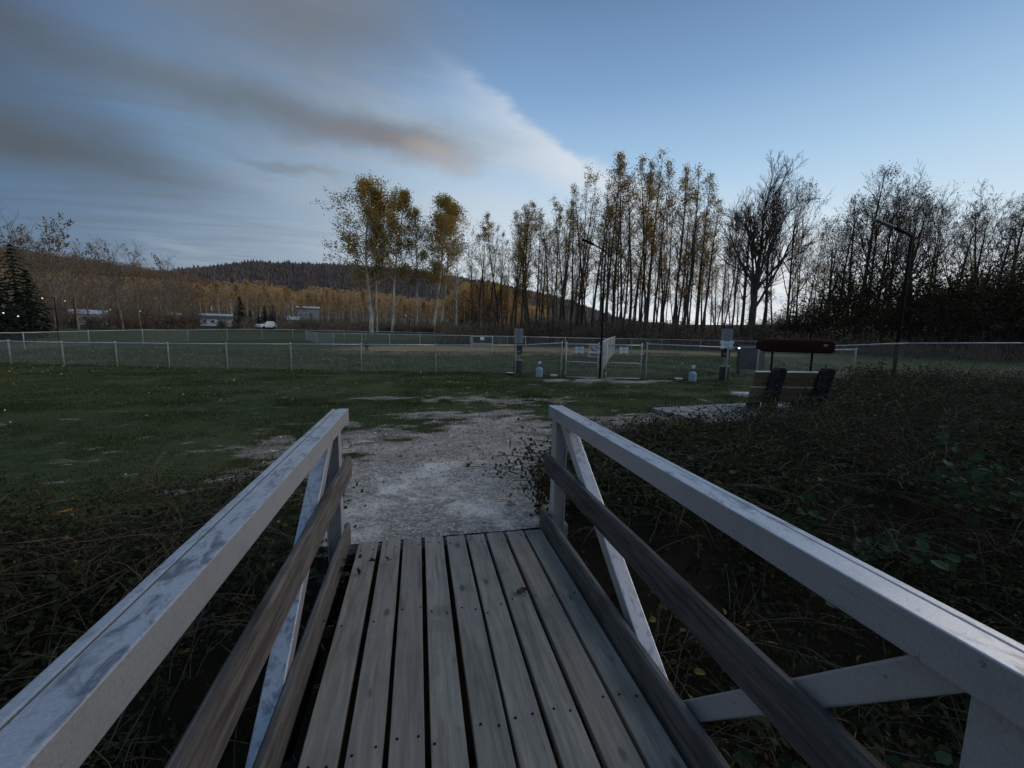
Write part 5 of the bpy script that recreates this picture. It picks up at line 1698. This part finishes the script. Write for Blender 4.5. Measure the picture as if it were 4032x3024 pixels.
def cane_set(rg2, H, W, ncane, nleaf, lsize):
    """arching canes and leaves as arrays centred on the origin"""
    P0, P1, Ra, Rb, A = [], [], [], [], []
    for i in range(ncane):
        a_ = rg2.random()*2*PI; e_ = rg2.uniform(0.7, 1.5)
        p = np.array([rg2.normal()*W*0.25, rg2.normal()*W*0.25, 0]); L = H*rg2.uniform(0.7, 1.5)
        d = np.array([math.cos(a_)*math.cos(e_), math.sin(a_)*math.cos(e_), math.sin(e_)])
        for k_ in range(6):
            q = p+d*L/6
            P0.append(p); P1.append(q); Ra.append(0.004); Rb.append(0.003); A.append(q)
            d = d+np.array([math.cos(a_)*0.16, math.sin(a_)*0.16, -0.2])+rg2.normal(size=3)*0.1
            d /= np.linalg.norm(d); p = q
    A = np.array(A); A[:, 2] = np.maximum(A[:, 2], 0.02)
    C = A[rg2.integers(len(A), size=nleaf)]+rg2.normal(size=(nleaf, 3))*np.array([0.09, 0.09, 0.06])*(H/0.6)
    C[:, 2] = np.abs(C[:, 2])+0.01
    return (np.array(P0), np.array(P1), np.array(Ra), np.array(Rb)), C, rg2.uniform(lsize*0.55, lsize*1.3, nleaf)


def grass_arc(mb_, x_, y_, z_, n, L, rg2, wid=0.006, mi=0):
    """long arching blades: three-step tapered strips"""
    for i in range(n):
        a_ = rg2.random()*2*PI; l_ = L*rg2.uniform(0.5, 1.2)
        p = np.array([x_+rg2.normal()*0.04, y_+rg2.normal()*0.04, z_]); d = np.array([math.cos(a_)*0.35, math.sin(a_)*0.35, 1.0])
        sd_ = np.array([-math.sin(a_), math.cos(a_), 0])
        V = []
        for k_ in range(6):
            w_ = wid*(1-k_/5.2)
            V += [p-sd_*w_, p+sd_*w_]
            d = d/np.linalg.norm(d); p = p+d*l_/5
            d = d+np.array([math.cos(a_)*0.28, math.sin(a_)*0.28, -0.36])
        mb_.add(V, np.array([(2*k_, 2*k_+1, 2*k_+3, 2*k_+2) for k_ in range(5)]), rg2.random(), mi)


rg2 = np.random.default_rng(404)
protoR = [cane_set(rg2, 0.6, 0.6, 14, 420, 0.052) for _ in range(6)]
und = MB()


def clump(x_, y_, s, sh, tb, pr, ls=1.0):
    (P0, P1, Ra, Rb), C, sz = pr
    a_ = rg2.random()*6.28
    Rm = np.array([[math.cos(a_), -math.sin(a_), 0], [math.sin(a_), math.cos(a_), 0], [0, 0, 1]])
    o_ = np.array([x_, y_, float(gz(x_, y_))])
    k_ = np.array([s, s, sh])
    V, F = tubes3((P0*k_) @ Rm.T+o_, (P1*k_) @ Rm.T+o_, Ra, Rb)
    und.add(V, F, None, 1)
    CC = (C*k_) @ Rm.T+o_
    V, F = leafquads(CC, sz*ls*rg2.choice([0.55, 0.75, 0.9, 1.25]), rg2, rg2.choice([0.3, 0.6, 0.8]), 0.5, fold=0.1)
    t_ = np.clip(tb+rg2.normal(size=len(CC))*0.2, 0, 1)
    und.add(V, F, np.tile(t_, 2), 0)


n_ = 0
while n_ < 430:
    x_ = rg2.uniform(1.35, 20); y_ = rg2.uniform(-1.5, 10.4)
    if not inside(np.array([x_]), np.array([y_]), BR)[0]: continue
    if math.degrees(math.atan2(x_, max(y_, 0.01))) > 80: continue
    if rg2.random() > min(1, 4.5/math.hypot(x_, y_)+0.28): continue
    if x_ < 1.75 and y_ < 4.0 and rg2.random() < 0.6: continue
    if 4.6 < x_ < 8.2 and y_ > 5.9 and rg2.random() < 0.7: continue
    near_edge = 1.0 if x_ < 5 and y_ > 4.8 else 0.0
    hgt = 0.75+0.55*float(sstep(2, 9, x_))+rg2.normal()*0.12-0.35*near_edge
    clump(x_, y_, rg2.uniform(1.0, 1.6), max(0.4, hgt)*rg2.uniform(0.8, 1.3), 0.42+0.3*float(vnoise(np.array([x_]), np.array([y_]), 0.6, 3, 2)[0]-0.5)*2, protoR[int(rg2.integers(6))])
    n_ += 1
n_ = 0
while n_ < 340:
    x_ = rg2.uniform(-9.5, -0.85); y_ = rg2.uniform(-1.2, 5.6)
    if rg2.random() < float(sstep(3.4, 5.4, y_+0.6*vnoise(np.array([x_]), np.array([y_]), 0.8, 3, 2)[0])): continue
    if x_ > -1.5 and y_ > 3.3: continue
    clump(x_, y_, rg2.uniform(0.8, 1.4), rg2.uniform(0.25, 0.65), 0.4+rg2.normal()*0.08, protoR[int(rg2.integers(6))], 0.75)
    n_ += 1
for n_, x0, x1, y0, y1 in ((16000, 1.25, 12, -1, 10), (9000, -9, -0.9, -1, 4.6)):
    x_ = rg2.uniform(x0, x1, n_); y_ = rg2.uniform(y0, y1, n_)
    ok = inside(x_, y_, BR) if x0 > 0 else np.ones(n_, bool)
    x_, y_ = x_[ok], y_[ok]
    C = np.stack([x_, y_, gz(x_, y_)+0.02+0.05*rg2.random(len(x_))], 1)
    V, F = leafquads(C, rg2.uniform(0.03, 0.085, len(C)), rg2, 0.6, 0.9, fold=0.12)
    und.add(V, F, np.tile(np.clip(rg2.normal(0.5, 0.2, len(C)), 0, 1), 2), 0)
obj('bramble_undergrowth', und, [MT['bramble'], MT['cane']], kind='stuff')
# dry arching grasses and seed stems through it
dg = MB()
n_ = 0
while n_ < 170:
    x_ = rg2.uniform(1.4, 13); y_ = rg2.uniform(0.5, 9.5)
    if not inside(np.array([x_]), np.array([y_]), BR)[0]: continue
    grass_arc(dg, x_, y_, float(gz(x_, y_)), int(rg2.integers(6, 16)), rg2.uniform(0.5, 1.3), rg2, 0.005)
    n_ += 1
for i in range(160):
    grass_arc(dg, rg2.uniform(-9, -0.9), rg2.uniform(1.5, 5.0), -0.05, int(rg2.integers(4, 10)), rg2.uniform(0.25, 0.6), rg2, 0.0022)
obj('dry_grass', dg, MT['drygrass'], kind='stuff')


def plant(name, label, cat, x_, y_, z_, H, W, ncane, nleaf, lsize, lm, aspect=0.72, group=None, squeeze=1.0):
    r = thing(name, label, cat, (x_, y_, z_), 0, group)
    (P0, P1, Ra, Rb), C, sz = cane_set(rg2, H, W, ncane, nleaf, lsize)
    q_ = np.array([squeeze, squeeze, 1.0])
    P0, P1, C = P0*q_, P1*q_, C*q_
    V, F = tubes3(P0, P1, Ra, Rb)
    obj('stems', MB().add(V, F), MT['cane'], r, kind='stuff')
    V, F = leafquads(C, sz, rg2, aspect, 0.6, fold=0.1)
    obj('leaves', MB().add(V, F, np.tile(rg2.random(len(C)), 2)), MT[lm], r)
    return r


plant('climbing_plant', 'small leafy shoot climbing round the right end post of the bridge', 'plant', 1.03, 3.42, -0.03, 0.85, 0.2, 12, 420, 0.04, 'bramble', squeeze=0.3)
plant('leafy_plant', 'green leafy bush just outside the right end post', 'plant', 1.46, 3.5, -0.1, 0.75, 0.4, 16, 320, 0.05, 'broad', squeeze=0.5)
plant('broadleaf_plant', 'broad leaved green plant beyond the right handrail', 'plant', 3.55, 2.65, float(gz(3.55, 2.65))+0.55, 0.6, 0.7, 14, 170, 0.10, 'broad', 0.85, 'broad leaved plants among the brambles')
plant('broadleaf_plant', 'broad leaved green plant seen below the right handrail', 'plant', 2.15, 1.75, float(gz(2.15, 1.75))+0.35, 0.55, 0.5, 9, 80, 0.10, 'broad', 0.85, 'broad leaved plants among the brambles')
plant('broadleaf_plant', 'pale broad leaved plant at the far right of the brambles', 'plant', 5.2, 3.0, float(gz(5.2, 3.0))+0.65, 0.6, 0.8, 14, 170, 0.10, 'broad', 0.85, 'broad leaved plants among the brambles')
plant('yellowing_shrub', 'low yellow leaved shrub right of the bench', 'shrub', 8.9, 7.0, float(gz(8.9, 7.0)), 0.6, 0.8, 16, 260, 0.07, 'yellowleaf')
plant('yellowing_shrub', 'yellow tinged shrub between handrail and bench slab', 'shrub', 4.0, 5.4, float(gz(4.0, 5.4)), 0.6, 0.5, 14, 220, 0.045, 'yellowleaf')
plant('yellowing_sprig', 'yellow sprig hanging in the gap under the right guard board', 'plant', 1.5, 2.2, -0.55, 0.5, 0.3, 8, 70, 0.05, 'yellowleaf')
print('tris', sum(len(o.data.polygons) for o in S.objects if o.type == 'MESH'), 'objs', len(S.objects))
